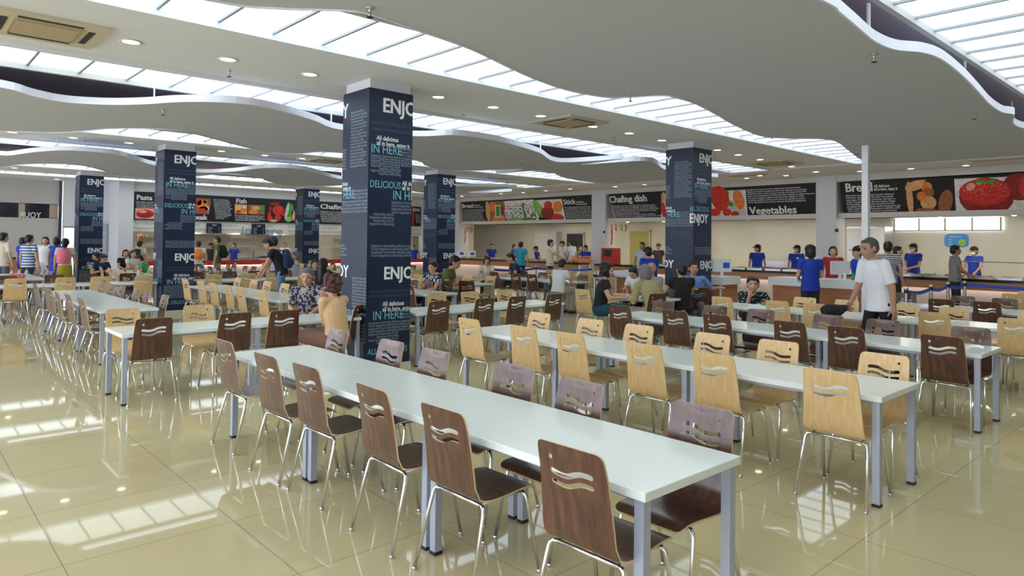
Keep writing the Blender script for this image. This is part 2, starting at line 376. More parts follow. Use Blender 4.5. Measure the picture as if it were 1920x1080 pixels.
for x, y, v, lb in PILX:
    o = pv[v] if first[v] else copy_tree(pv[v]); first[v] = False
    o.location = (x, y, 0); tag(o, lb, 'pillar', 'blue printed pillars')
# emblem patch stuck over the N of the top word
# ================================================================== CLOUDS
def smooth_curve(pts, step=.12):
    out = []
    for i in range(len(pts)-1):
        p0 = pts[max(i-1, 0)]; p1 = pts[i]; p2 = pts[i+1]; p3 = pts[min(i+2, len(pts)-1)]
        n = max(2, int((Vector(p2)-Vector(p1)).length/step))
        for k in range(n):
            t = k/n; q = []
            for j in range(2):
                m1 = (p2[j]-p0[j])/2; m2 = (p3[j]-p1[j])/2
                q.append((2*t**3-3*t*t+1)*p1[j]+(t**3-2*t*t+t)*m1+(-2*t**3+3*t*t)*p2[j]+(t**3-t*t)*m2)
            out.append(tuple(q))
    out.append(tuple(pts[-1])); return out
def pxs(L, z): return [tuple(on_z(x, y, z)[:2]) for x, y in L]
ZB = 3.61
near0 = [(1545, 0), (1570, 18), (1600, 43), (1640, 76), (1680, 92), (1720, 95), (1760, 107), (1800, 137), (1830, 167), (1855, 194), (1880, 210), (1900, 213)]
far0 = [(395, 0), (530, 15), (580, 17), (650, 19), (700, 27), (780, 55), (840, 75), (892, 95), (960, 128), (1010, 150), (1060, 167), (1110, 178), (1150, 183), (1182, 182), (1230, 179), (1260, 180), (1300, 192), (1340, 212), (1380, 235), (1430, 255), (1480, 259), (1520, 255), (1560, 262), (1590, 280), (1617, 299), (1650, 307)]
near1 = [(0, 162), (60, 178), (120, 190), (200, 195), (270, 194), (330, 190), (400, 190), (470, 195), (540, 210), (590, 225), (640, 242), (776, 254), (850, 252), (910, 259), (960, 270), (1010, 285), (1050, 303), (1090, 308), (1130, 305), (1170, 297), (1210, 301), (1248, 317)]
far1 = [(0, 243), (60, 247), (110, 248), (160, 245), (210, 241), (280, 241), (340, 245), (390, 257), (440, 270), (500, 284), (560, 288), (620, 285), (776, 300), (800, 310), (850, 320), (930, 325), (980, 317), (1020, 320), (1060, 333), (1120, 343), (1170, 345)]
near2 = [(0, 290), (27, 289), (67, 284), (117, 281), (167, 283), (217, 288), (250, 297), (290, 309), (370, 322), (433, 321), (500, 314), (567, 317), (633, 334), (700, 344), (776, 341), (830, 348), (879, 359), (900, 361), (920, 360), (948, 354), (968, 351)]
far2 = [(0, 312), (33, 309), (70, 307), (133, 308), (167, 312.5), (200, 321), (233, 328), (290, 334), (370, 330), (430, 325), (481, 331), (502, 339), (527, 346), (552, 349), (602, 349), (640, 345), (720, 344)]
def cloud(nr, fr, xw, lb, x1):
    nr = sorted(pxs(nr, ZB)); fr = sorted(pxs(fr, ZB))
    ymn = sum(p[1] for p in nr)/len(nr); ymf = sum(p[1] for p in fr)/len(fr)
    def extend(L, ym, A, ph):
        x0 = L[0][0]; pre = []; x = -8.0
        while x < x0-.9: pre.append((x, ym+A*math.sin(x*1.55+ph))); x += .7
        post = []; x = L[-1][0]+.9
        while x < x1-.4: post.append((x, ym+A*math.sin(x*1.55+ph))); x += .7
        post.append((x1, ym)); return pre+L+post
    mn = [nr[0]]; [mn.append(p) for p in nr if p[0] > mn[-1][0]+.1]
    mf = [fr[0]]; [mf.append(p) for p in fr if p[0] > mf[-1][0]+.1]
    mf = [p for p in mf if p[0] < x1]; mn = [p for p in mn if p[0] < x1]
    N_ = smooth_curve(extend(mn, ymn, .25 if ymn < 4 else .5, .8)); F_ = smooth_curve(extend(mf, ymf, .35, 2.2))
    def at(L, x):
        for a, c in zip(L, L[1:]):
            if a[0] <= x <= c[0]: t = (x-a[0])/max(c[0]-a[0], 1e-6); return a[1]+(c[1]-a[1])*t
        return L[-1][1] if x > L[-1][0] else L[0][1]
    xs = [-8+i*.08 for i in range(int((x1+8)/.08)+1)]
    e = empty('ceiling_cloud', (4, (ymn+ymf)/2, ZB), 0, lb, 'hanging ceiling panel', 'wavy hanging ceiling panels')
    cy = (ymn+ymf)/2; b = MB(); n = len(xs); K = 6
    vs = []
    for z in (0, .07):
        for x in xs:
            a = at(N_, x)-cy; c = at(F_, x)-cy
            for k in range(K+1): vs.append((x-4, a+(c-a)*k/K, z))
    fs = []; st = K+1; T0 = n*st
    for i in range(n-1):
        for k in range(K):
            a = i*st+k; fs.append((a, a+1, a+st+1, a+st)); fs.append((T0+a, T0+a+st, T0+a+st+1, T0+a+1))
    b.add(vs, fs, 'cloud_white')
    b.build('soffit_board', e, smooth=False)
    r = MB(); vs = []; fs = []
    for L, off in ((N_, -1), (F_, 1)):
        base = len(vs)
        for x in xs:
            y = at(L, x)-cy; vs += [(x-4, y+off*.012, -.012), (x-4, y+off*.012, .085), (x-4, y-off*.01, .085), (x-4, y-off*.01, -.012)]
        for i in range(n-1):
            for k in range(4):
                q = (base+i*4+k, base+i*4+(k+1) % 4, base+(i+1)*4+(k+1) % 4, base+(i+1)*4+k); fs.append(q if off < 0 else q[::-1])
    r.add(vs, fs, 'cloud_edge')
    y0 = at(N_, x1)-cy; y1_ = at(F_, x1)-cy; r.box((x1-4-.01, y0, -.012), (x1-4+.012, y1_, .085), 'cloud_edge')
    r.build('edge_band', e)
    return e, N_, F_, at, cy
cl = []
for nr, fr, lb, x1 in ((near0, far0, 'biggest grey wavy ceiling panel, hanging over the nearest tables', 16.9), (near1, far1, 'wavy ceiling panel hanging behind the nearest pillar row', 16.9), (near2, far2, 'farthest wavy ceiling panel, beyond the second pillar row', 16.9)):
    e, N_, F_, at, cy = cloud(nr, fr, 0, lb, x1); cl.append(e)
    for hx in ((6.76, 2.7, 12.9, 9.5) if nr is near0 else (2.75, 8.0, 10.4, 5.5, 13)):
        yy = at(N_, hx)-cy+.12
        hw = .022 if nr is near0 and hx < 7 else .007
        h = MB(); h.box((hx-4-hw, yy-.010, .06), (hx-4+hw, yy+.010, .41)); h.build('hanger', e, 'white_plastic')
# ================================================================== CEILING FITTINGS
def downlight_proto():
    e = empty('downlight'); b = MB(); b.lathe([(.105, .0), (.115, -.006), (.115, -.012), (.088, -.010), (.085, .0)], 20); b.build('trim_ring', e, 'white_plastic', smooth=True)
    b = MB(); b.lathe([(.084, -.004), (.05, -.008), (.0, -.009)][:2]+[(.001, -.009)], 16); b.build('lens', e, 'down_glow'); return e
DL = [(245, 78, 'beside the large ceiling cassette at the top left'), (427, 111, 'above the second sprinkler from the left'), (581, 139, 'left of the nearest pillar'), (822, 181.5, 'just right of the nearest pillar top'), (925, 200.7, ''), (1014, 217, ''), (1112, 237, ''), (1180, 249.5, ''), (1241, 263, ''), (1345, 281, ''), (1384, 290, ''), (1425, 299, ''), (1484, 312, ''),
      (1400, 334, ''), (1425, 329, ''), (1474, 329, ''), (1530, 322, ''), (1613, 321, ''), (1708, 316, ''), (1811, 310, ''), (981, 361, ''), (1023.5, 357.4, ''), (1069, 354, ''), (1153.6, 349.7, ''), (1208.5, 346, ''), (866, 367.6, ''), (939, 363, ''),
      (23, 247.5, ''), (138, 258, ''), (242, 267.7, ''), (415, 283, ''), (497, 291, ''), (567, 297, ''), (27.5, 314.7, ''), (106.7, 336, ''), (269, 350, ''), (392, 356.6, ''), (449, 360, ''), (502.5, 362.8, ''), (553.7, 366, '')]
dp = downlight_proto()
areas = [('in the ceiling by the nearest pillar', lambda p: p[1] < 10 and p[0] < 18.4), ('along the right menu boards', lambda p: p[0] >= 18.4), ('in the second pillar row ceiling', lambda p: p[1] < 19), ('in the farthest ceiling band', lambda p: True)]
cnt = {}
for i, (px, py, _) in enumerate(sorted(DL)):
    p = on_z(px, py, ZC)
    if p.y > 31: p = Vector((p.x, 31, ZC))
    for a, t in areas:
        if t(p): k = cnt[a] = cnt.get(a, -1)+1; break
    o = dp if i == 0 else copy_tree(dp); o.location = (p.x, p.y, ZC)
    if p.x > 18.3 and abs(p.x-XE) < .2: o.location.x = XE+.25
    tag(o, 'round downlight, %s from left, %s' % (ordn(k), a), 'downlight', 'recessed downlights')
def cassette(p, s, lb):
    e = empty('ceiling_cassette', (p[0], p[1], ZC), 0, lb, 'air conditioner', 'ceiling air conditioner cassettes'); h = s/2
    b = MB(); b.prism([(-h, -h), (h, -h), (h, h), (-h, h)], -.03, 0); o = b.build('housing', e, 'cassette_cream')
    b = MB(); b.box((-h*.52, -h*.52, -.045), (h*.52, h*.52, -.03)); g = b.build('grille', e, 'cassette_tan')
    for a in range(4):
        b = MB(); b.box((-h*.55, -h*.80, -.034), (h*.55, -h*.68, -.028)); q = b.build('air_slot', e, 'dark_slot'); q.rotation_euler = (0, 0, a*math.pi/2)
    b = MB()
    for a in range(4):
        c, s_ = math.cos(a*math.pi/2), math.sin(a*math.pi/2)
        pts = [(-h*.60, -h*.60), (h*.60, -h*.60), (h*.57, -h*.57), (-h*.57, -h*.57)]
        b.prism([(x*c-y*s_, x*s_+y*c) for x, y in pts], -.042, -.03)
    b.build('panel_seam', e, 'cassette_tan'); return e
cassette(on_z(85, 52, ZC), 1.0, 'cream square ceiling cassette at the top left corner')
cassette(on_z(1067, 228, ZC), 1.0, 'cream ceiling cassette in the middle, between the two light strips')
cassette(on_z(1454, 305, ZC), 1.0, 'cream ceiling cassette right of the right-hand pillar')
cassette(on_z(612, 301, ZC), .95, 'small ceiling cassette just left of the nearest pillar, on the second soffit')
cassette(on_z(1100, 334, ZC)+Vector((0, 0, 0)), .95, 'small ceiling cassette left of the right-hand pillar, near the chafing dish board') if False else None
def vent(p, lb):
    e = empty('ceiling_vent', (p[0], p[1], ZC), 0, lb, 'air vent', 'flat ceiling air vents')
    b = MB(); b.box((-.15, -.6, -.015), (.15, .6, 0)); b.build('vent_frame', e, 'cassette_cream')
    b = MB(); [b.box((-.12, -.55+.12*k, -.02), (.12, -.50+.12*k, -.012)) for k in range(10)]; b.build('slat', e, 'cassette_tan')
vent(on_z(1400, 328.5, ZC), 'flat brown air vent above the vegetables board'); vent(on_z(1878, 299, ZC), 'flat brown air vent at the right edge above the red fruit picture')
# sprinklers
def sprinkler_proto():
    e = empty('sprinkler'); b = MB(); b.lathe([(.035, 0), (.035, -.008), (.012, -.012), (.010, -.05), (.014, -.055), (.006, -.075)], 12); b.build('body', e, 'steel', smooth=True)
    b = MB(); b.lathe([(.028, -.078), (.028, -.082)], 12); b.build('deflector', e, 'dark_slot'); return e
SPK = [(430, 134, 3.9), (869, 209, 3.9), (1152, 259, 3.9), (694, 16, ZB), (306, 207, ZB), (158, 260, 3.9), (1639, 103, ZB), (1827, 215, ZB), (1447, 253, ZB), (1607, 283, ZB), (1182, 180, ZB), (1340, 293, 3.9), (1481, 325, 3.9), (979, 302, ZB), (1175, 309, ZB), (843, 317, ZB), (1068, 349, 3.9), (916, 330, 3.9)]
sp = sprinkler_proto()
for i, (x, y, z) in enumerate(sorted(SPK)):
    p = on_z(x, y-2, z); o = sp if i == 0 else copy_tree(sp); o.location = (p.x, p.y, z)
    tag(o, 'metal sprinkler head under the %s, %s sprinkler from the left' % ('white ceiling' if z > 3.8 else 'grey wavy panel', ordn(i)), 'sprinkler', 'ceiling sprinklers')
# slim post holding the near wavy panel
p = on_z(1619, 299, ZB)
p = on_x(1623.5, 380, 13.4)
e = empty('support_post', (13.4, p.y, 0), 0, 'slim pale square metal post rising in front of the large bread board', 'post')
b = MB(); b.box((-.055, -.055, 0), (.055, .055, ZB)); b.build('shaft', e, 'white_plastic')
b = MB(); b.box((-.09, -.09, 0), (.09, .09, .012)); b.build('base_plate', e, 'steel')
# ================================================================== CHAIRS
PROF = [(.225, .432), (.205, .449), (.165, .459), (.09, .458), (0, .452), (-.09, .449), (-.145, .452), (-.180, .466), (-.200, .492), (-.212, .53), (-.222, .60), (-.236, .68), (-.255, .78), (-.275, .85), (-.29, .905)]
_sl = [0]
for a, c in zip(PROF, PROF[1:]): _sl.append(_sl[-1]+math.hypot(c[0]-a[0], c[1]-a[1]))
SLEN = _sl[-1]; S_SPLIT = _sl[7]
def prof_at(s):
    s = min(max(s, 0), SLEN)
    for i in range(len(_sl)-1):
        if s <= _sl[i+1]+1e-9:
            t = (s-_sl[i])/(_sl[i+1]-_sl[i]); a, c = PROF[i], PROF[i+1]
            p = (a[0]+(c[0]-a[0])*t, a[1]+(c[1]-a[1])*t)
            d = Vector((0, c[0]-a[0], c[1]-a[1])).normalized(); return p, d
def half_w(s):
    t = s/SLEN
    if t < .36: return .195+.012*t/.36
    return .207-.026*(t-.36)/.64
def shell_pt(x, s, side, th=.010):
    (y, z), d = prof_at(s); n = Vector((0, d.z, -d.y))      # towards the sitter's side / up
    n = -n if n.z < 0 and s < S_SPLIT else n
    if s >= S_SPLIT: n = Vector((0, abs(d.z), abs(d.y)*.3)).normalized()
    else: n = Vector((0, -d.z*0, 1)).normalized() if s < _sl[6] else Vector((0, .5, .85)).normalized()
    k = max(0, (s-_sl[7])/(SLEN-_sl[7])); wv = .020*(x/.2)**2*k
    return Vector((x, y, z))+n*(side*th/2)+Vector((0, wv, 0))
def capsule_slot(sx, pts, r):
    """rounded slot outline along a wavy centre line"""
    L = []; up = []; dn = []
    for i, (x, s) in enumerate(pts):
        a = pts[max(i-1, 0)]; c = pts[min(i+1, len(pts)-1)]; d = Vector((c[0]-a[0], c[1]-a[1])).normalized(); n = Vector((-d.y, d.x))
        up.append((x+n.x*r, s+n.y*r)); dn.append((x-n.x*r, s-n.y*r))
    end = []; (x, s) = pts[-1]; a = pts[-2]; ang = math.atan2(s-a[1], x-a[0])
    for k in range(1, 4): t = ang+math.pi/2-k*math.pi/4; end.append((x+r*math.cos(t), s+r*math.sin(t)))
    st = []; (x, s) = pts[0]; c = pts[1]; ang = math.atan2(c[1]-s, c[0]-x)
    for k in range(1, 4): t = ang-math.pi/2-k*math.pi/4; st.append((x+r*math.cos(t), s+r*math.sin(t)))
    return up+end+dn[::-1]+st
def sheet_mesh(name, s0, s1, holes, face_m, round_top=False, round_front=False, grid=.022):
    # outline in (x, s)
    out = []; R_ = .035
    n = 14
    def side(sg):
        ss = [s0+(s1-s0)*i/n for i in range(n+1)]
        return [(sg*half_w(s), s) for s in ss]
    right = side(1); left = side(-1)
    if round_top:
        w1 = half_w(s1); right = [p for p in right if p[1] < s1-R_]+[(w1-R_+R_*math.cos(t), s1-R_+R_*math.sin(t)) for t in (0, .4, .8, 1.2, 1.5708)]
        left = [(-x, s) for x, s in right]
    if round_front:
        w0 = half_w(s0); cr = [(w0-R_+R_*math.cos(t), s0+R_-R_*math.sin(t)) for t in (1.5708, 1.2, .8, .4, 0)]
        right = cr+[p for p in right if p[1] > s0+R_]; left = [(-x, s) for x, s in right]
    out = right+left[::-1]
    pts = list(out); edges = [(i, (i+1) % len(out)) for i in range(len(out))]
    for h in holes:
        b0 = len(pts); pts += h; edges += [(b0+i, b0+(i+1) % len(h)) for i in range(len(h))]
    def inside(p, poly):
        x, y = p; c = False; j = len(poly)-1
        for i in range(len(poly)):
            xi, yi = poly[i]; xj, yj = poly[j]
            if (yi > y) != (yj > y) and x < (xj-xi)*(y-yi)/(yj-yi)+xi: c = not c
            j = i
        return c
    gx = -.20; extra = []
    nx = 11; ns = max(2, int((s1-s0)/.028))
    for i in range(1, nx):
        for j in range(1, ns):
            s = s0+(s1-s0)*j/ns; x = (-1+2*i/nx)*half_w(s); p = (x, s)
            if inside(p, out) and not any(inside(p, h) or min((p[0]-q[0])**2+(p[1]-q[1])**2 for q in h) < .006**2 for h in holes) and min((p[0]-q[0])**2+(p[1]-q[1])**2 for q in out) > .008**2: extra.append(p)
    allp = [Vector(p) for p in pts+extra]
    vs, es, fs, *_ = geometry.delaunay_2d_cdt(allp, edges, [], 1, 1e-6)
    tri = []
    if not fs or True:
        vs, es, fs, *_ = geometry.delaunay_2d_cdt(allp, edges, [], 0, 1e-6)
    for f in fs:
        c = (sum(vs[i].x for i in f)/len(f), sum(vs[i].y for i in f)/len(f))
        if inside(c, out) and not any(inside(c, h) for h in holes): tri.append(tuple(f))
    mb = MB(); N = len(vs)
    top = [shell_pt(v.x, v.y, 1) for v in vs]; bot = [shell_pt(v.x, v.y, -1) for v in vs]
    from collections import Counter
    ec = Counter()
    for f in tri:
        for a, c in zip(f, f[1:]+f[:1]): ec[(a, c)] += 1
    rim = [(a, c) for (a, c) in ec if (c, a) not in ec]
    mb.add(top+bot, [f for f in tri]+[tuple(N+i for i in f[::-1]) for f in tri], face_m)
    for a, c in rim: mb.f.append((a, N+a, N+c, c)); mb.m.append(mb.mi('ply_edge'))
    me = mb.mesh(name, True); bm = bmesh.new(); bm.from_mesh(me)
    bmesh.ops.delete(bm, geom=[v for v in bm.verts if not v.link_faces], context='VERTS'); bmesh.ops.recalc_face_normals(bm, faces=bm.faces); bm.to_mesh(me); bm.free()
    me.set_sharp_from_angle(angle=math.radians(50)); return me
def s_at_z(z):
    for i in range(8, len(PROF)-1):
        if PROF[i][1] <= z <= PROF[i+1][1]: t = (z-PROF[i][1])/(PROF[i+1][1]-PROF[i][1]); return _sl[i]+t*(_sl[i+1]-_sl[i])
    return SLEN
def wavep(z0):
    L = []
    for i in range(13):
        t = i/12; x = -.108+.216*t; z = z0+.018*(1/(1+math.exp(-(t-.56)*13)))+.006*math.sin(t*6.3+2.6); L.append((x, s_at_z(z)))
    return L
hs = s_at_z(.842)
HOLES = [[(-.105+.012*math.cos(k*math.pi/6), hs+.012*math.sin(k*math.pi/6)) for k in range(12)], capsule_slot(0, wavep(.776), .0125), capsule_slot(0, wavep(.731), .0105)]
def chair_proto(kind, simple=False):
    e = empty('canteen_chair')
    seat = link('seat', sheet_mesh('seat', 0, S_SPLIT, [], kind, round_front=True), e)
    back = link('backrest', sheet_mesh('backrest', S_SPLIT, SLEN, HOLES, kind, round_top=True), e)
    n = 5 if simple else 8
    b = MB(); r = .0105
    for sy, z in ((-.150, .428), (.13, .432)): b.tube([(-.165, sy, z), (.165, sy, z)], r, n)
    for sx in (-1, 1): b.tube([(sx*.165, -.150, .428), (sx*.165, 0, .436), (sx*.165, .13, .432)], r*.9, n)
    b.build('seat_frame', e, 'chrome', smooth=True)
    for sx in (-1, 1):
        for rear in (1, 0):
            if rear: pts = [(sx*.165, -.150, .428), (sx*.188, -.153, .426), (sx*.203, -.158, .414), (sx*.209, -.164, .392), (sx*.212, -.172, .36), (sx*.235, -.262, .012)]
            else: pts = [(sx*.165, .13, .432), (sx*.186, .132, .430), (sx*.200, .136, .418), (sx*.206, .140, .396), (sx*.209, .146, .36), (sx*.228, .215, .012)]
            b = MB(); b.tube(pts, r, n); l = b.build('leg', e, 'chrome', smooth=True)
            if not simple:
                f = MB(); p = pts[-1]; f.lathe([(.013, 0), (.0135, .012), (.012, .018)], 10, (p[0], p[1], 0)); f.build('foot_glide', l, 'steel')
    return e
PW, PB = chair_proto('walnut'), chair_proto('beech')
PWs, PBs = chair_proto('walnut', True), chair_proto('beech', True)
used = {}
NCH = 0
def chair(x, y, face, kind, label, group, far=False, jit=.03):
    """face: direction the sitter looks, degrees, 0 = +Y, 90 = +X"""
    global NCH; NCH += 1
    pr = {('w', 0): PW, ('b', 0): PB, ('w', 1): PWs, ('b', 1): PBs}[(kind, int(far))]
    o = pr if id(pr) not in used else copy_tree(pr); used[id(pr)] = 1
    rr = random.uniform(-1, 1)
    o.location = (x+random.uniform(-jit, jit)*.5, y+random.uniform(-jit, jit), 0); o.rotation_euler = (0, 0, -math.radians(face+rr*2.2))
    return tag(o, label, 'chair', group)
# ================================================================== TABLES
def table_proto(far=False):
    e = empty('dining_table'); b = MB()
    b.box((-.375, -.75, .705), (.375, .75, .745), 'table_white')
    o = b.build('table_top', e)
    if not far:
        bv = o.modifiers.new('b', 'BEVEL'); bv.width = .004; bv.segments = 2
    b = MB()
    for x in (-.30, .30): b.box((x-.012, -.68, .675), (x+.012, .68, .705))
    for y in (-.66, .66): b.box((-.30, y-.012, .675), (.30, y+.012, .705))
    b.build('apron', e, 'silver_paint')
    for x in (-.335, .335):
        for y in (-.708, .708):
            b = MB(); b.box((x-.024, y-.024, .018), (x+.024, y+.024, .705)); l = b.build('leg', e, 'silver_paint')
            if not far:
                b = MB(); b.box((x-.026, y-.026, 0), (x+.026, y+.026, .02)); b.build('foot_cap', l, 'black_plastic')
    return e
TP, TF = table_proto(), table_proto(True)
def table(x, y, rz, label, group, far=False):
    pr = TF if far else TP
    o = pr if id(pr) not in used else copy_tree(pr); used[id(pr)] = 1
    o.location = (x, y, 0); o.rotation_euler = (0, 0, math.radians(rz)); return tag(o, label, 'table', group)
KN = {'w': 'dark walnut', 'b': 'pale beech'}
OFF = [-.45, .42]
SKIP = set()
def yrow(key, xl, y0, nt, kl, kr, name, far=False, mode=1, skip=()):
    """tables end to end along Y from y0; chairs on both sides"""
    n = 0
    for t in range(nt):
        yc = y0+.75+1.5*t
        table(xl+.375, yc, 0, 'white table, %s from the camera in the %s' % (ordn(t), name), 'tables', far)
        for oy in OFF:
            for sd, kd in (('l', kl), ('r', kr)):
                if (sd, n) in skip or kd is None: continue
                x = xl+.10 if sd == 'l' else xl+.62
                if sd == 'r' and not far: x += .02
                chair(x+random.uniform(-.02, .03)*(1 if sd == 'r' else -1), yc+oy, 90 if sd == 'l' else 270, kd,
                      '%s chair, %s from near end, %s side of %s' % (KN[kd], ordn(n), 'left' if sd == 'l' else 'right', name), '%s chairs' % KN[kd], far)
            n += 1
def xrow(x0, y0, nt, kn, kf, name, far=False, skip=(), L=1.5):
    n = 0
    for t in range(nt):
        xc = x0+L/2+L*t
        tb = table(xc, y0+.375, 90, 'white table, %s from the left in the %s' % (ordn(t), name), 'tables', far); tb.scale = (1, L/1.5, 1)
        for ox in (-.40, .44):
            for sd, kd in (('n', kn), ('f', kf)):
                if (sd, n) in skip: continue
                chair(xc+ox, y0+.20 if sd == 'n' else y0+.90, 0 if sd == 'n' else 180, kd,
                      '%s chair, %s from left, %s side of %s' % (KN[kd], ordn(n), 'near' if sd == 'n' else 'far', name), '%s chairs' % KN[kd], far)
            n += 1
# nearest bay: rows run away from the camera
R1N = 'nearest long row'; R2N = 'second long row'; R3N = 'third long row'; R4N = 'fourth long row'; R5N = 'fifth long row'; R6N = 'right-edge row'
yrow('r1', 2.29, 1.69, 3, 'w', 'w', R1N)
yrow('r2', 4.94, 1.73, 3, 'b', 'b', R2N)
yrow('r3', 7.64, 1.80, 3, 'w', 'w', R3N)
yrow('r4', 10.25, 1.75, 3, 'b', 'b', R4N, skip=(('r', 5),))
yrow('r5', 12.95, 1.75, 2, 'w', 'w', R5N)
yrow('r6', 15.65, .45, 2, 'b', 'b', R6N)
# aisle of the near pillars: tables side by side with the pillars
xrow(1.86, 8.0, 2, 'w', 'b', 'cross row left of the big pillar', skip=(('n', 3), ('f', 3), ('f', 2)), L=1.405)
chair(4.58, 8.30, -28, 'w', 'dark walnut chair turned askew just left of the nearest pillar', 'dark walnut chairs')
xrow(5.5, 7.95, 2, 'w', 'b', 'cross row right of the big pillar')
table(10.62, 8.05, 0, 'white table where the group with the green-shirted man sits', 'tables')
# second bay
S = 'second bay'
yrow('s1', 2.22, 10.75, 3, 'w', 'w', 'row behind the left cross row')
yrow('s2', 4.83, 10.9, 3, 'b', 'b', 'row behind the big pillar')
yrow('s3', 7.62, 10.7, 3, 'w', 'w', 'laughing woman\'s row', skip=(('r', 0),))
yrow('s4', 10.2, 12.6, 2, 'b', 'b', 'green T-shirt man\'s row')
yrow('s5', 12.9, 11.95, 2, 'w', 'w', 'curly haired woman\'s row')
yrow('s6', 15.6, 12.4, 2, 'b', 'b', 'row by the blue belt')
xrow(.16, 17.0, 3, 'b', 'w', 'back cross row at far left')
xrow(5.5, 17.0, 2, 'b', 'w', 'back cross row in mid-photo')
xrow(9.0, 17.0, 2, 'b', 'w', 'back cross row by the bread board')
# third bay, small in the photo
for k, (x, kd) in enumerate(((2.2, 'w'), (4.85, 'b'), (7.6, 'w'), (10.2, 'b'), (12.9, 'w'))):
    yrow('t%d' % k, x, 19.9, 3 if x > 3 else 2, kd, kd, '%s far row' % ordn(k), far=True)
chair(8.62, 11.70, 268, 'w', 'dark walnut chair under the laughing woman', 'dark walnut chairs')
chair(9.55, 11.75, 60, 'w', 'dark walnut chair standing free right of the laughing woman', 'dark walnut chairs')
chair(11.12, 7.55, 42, 'w', 'dark walnut chair of the woman in the black dress', 'dark walnut chairs')
chair(11.92, 7.62, 42, 'w', 'dark walnut chair with the blue shirt man leaning his arm over it', 'dark walnut chairs')
chair(9.75, 8.42, 90, 'b', 'pale beech chair under the woman in the black T-shirt', 'pale beech chairs')
chair(11.5, 8.72, 270, 'b', 'pale beech chair under the woman bowing in white', 'pale beech chairs')
chair(9.82, 7.25, 17, 'w', 'dark walnut chair under the khaki green shirt man', 'dark walnut chairs')
chair(12.05, 9.9, 100, 'b', 'pale beech chair standing alone by the belt barrier posts', 'pale beech chairs')
print('chairs', NCH)
# ================================================================== MENU BOARDS
for n, c in dict(food_red=(.62, .03, .02), food_dkred=(.28, .015, .012), food_green=(.06, .30, .03), food_lime=(.25, .55, .08), food_orange=(.80, .22, .04), food_brown=(.34, .12, .04), food_tan=(.72, .40, .16), food_yellow=(.85, .58, .12), food_white=(.80, .76, .76), food_grey=(.58, .55, .56), food_pink=(.85, .35, .30)).items():
    mat(n, c, .35, noise=(tuple(min(1, v*1.25+.01) for v in c), 9, (1, 1, 1)))
class Pl:
    def __init__(s, O, ux, uy): s.O = Vector(O); s.ux = Vector(ux).normalized(); s.uy = Vector(uy).normalized(); s.n = s.ux.cross(s.uy)
    def hit(s, px, py): d = ray(px, py); c = Vector((0, 0, CH)); t = (s.O-c).dot(s.n)/d.dot(s.n); q = c+d*t-s.O; return q.dot(s.ux), q.dot(s.uy)
    def pt(s, u, v, off=0): return s.O+s.ux*u+s.uy*v+s.n*off
    def txt(s, mb, t, a, b, hpx, m='print_white', bold=.0, off=.004):
        u0, v0 = s.hit(*a); u1, v1 = s.hit(*b); _, vh = s.hit(a[0], a[1]-hpx); size = (vh-v0)/.70
        vs, fs, wd = text_geo(t, bold, 1, 2); d = (s.pt(u1, v1)-s.pt(u0, v0)); w = d.length; d = s.ux if abs(v1-v0) < .12 else d.normalized()
        put_text(mb, t, s.pt(u0, v0), d, s.uy, size, m, bold=bold, cond=1, width=w, off=off)
    def quad(s, mb, P4, m, off=.002): mb.poly([s.pt(*s.hit(*p), off) for p in P4], m)
    def blob(s, mb, px, py, rx, ry, m, off=.003, a=0, n=20):
        ca, sa = math.cos(a), math.sin(a); pts = []
        for k in range(n): t = 2*math.pi*k/n; x, y = rx*math.cos(t), ry*math.sin(t); pts.append(s.pt(*s.hit(px+x*ca-y*sa, py-x*sa-y*ca), off))
        mb.poly(pts, m)
UP = (21.4-21.72, 0, 3.72-2.575)
def board(pl, poly_px, name, label, m='sign_black', th=.05):
    e = empty(name, tuple(pl.O), 0, label, 'menu board', 'black menu boards')
    b = MB(); pts = [pl.pt(*pl.hit(*p)) for p in poly_px]; b.ext(pts, pl.n*-th, m); o = b.build('panel', e); o.matrix_parent_inverse = Matrix.Translation(-Vector(e.location)); return e
def part(e, name, mb, m=None): o = mb.build(name, e, m); o.matrix_parent_inverse = Matrix.Translation(-Vector(e.location)); return o
def paras(pl, mb, lines, x0, y0, x1, y1, step0, m='print_white', h=3.0):
    """lines between left edge (x0,y0) and right edge (x1,y1) stepping down; last fields shift the left edge"""
    for i, t in enumerate(lines):
        dy = step0*i; fr = min(1, len(t)/max(len(q) for q in lines)); sh = .22*dy
        pl.txt(mb, t, (x0+sh*.6, y0+dy), (x0+sh*.6+(x1-x0)*fr, y0+dy+(y1-y0)*fr*(1-.35*i/len(lines))), h, m, bold=.012)
# --- right-hand wall
pr = Pl((21.38, 8.78, 3.72), (0, -1, 0), UP)
e = board(pr, [(1583, 410.5), (1990, 402), (1990, 322), (1576.5, 341)], 'menu_board', 'large black bread menu board with red fruit picture at the right edge')
t = MB(); pr.txt(t, 'Bread', (1585, 360), (1636, 358), 16, bold=.035); pr.txt(t, 'All delicious', (1639, 351.5), (1668, 350.5), 5, bold=.03); pr.txt(t, 'all in here, enjoy it', (1639, 357.5), (1683, 356), 5, bold=.03); part(e, 'title_lettering', t)
t = MB(); paras(pr, t, ['Bread is flour ground with a grain (usually wheat) and', 'foxtail flour used as flour as the main raw material,', 'yeast, eggs, oil and sugar as accessories, add water to', 'prepare a dough into goods after fermentation, integer,', 'forming, baking, cooling and other processes from the', 'processing. Bread is the highest calorie savings bread, also', 'called Tourist bread, it is characterized to add 20% to 50%', 'of the butter or margarine, they have a special layered', 'structure, after baking, of croissants, raisin bread, chocolate', 'cakes and other breads.'], 1586, 368.5, 1691, 364, 4.15, h=3.1); part(e, 'text_lettering', t)
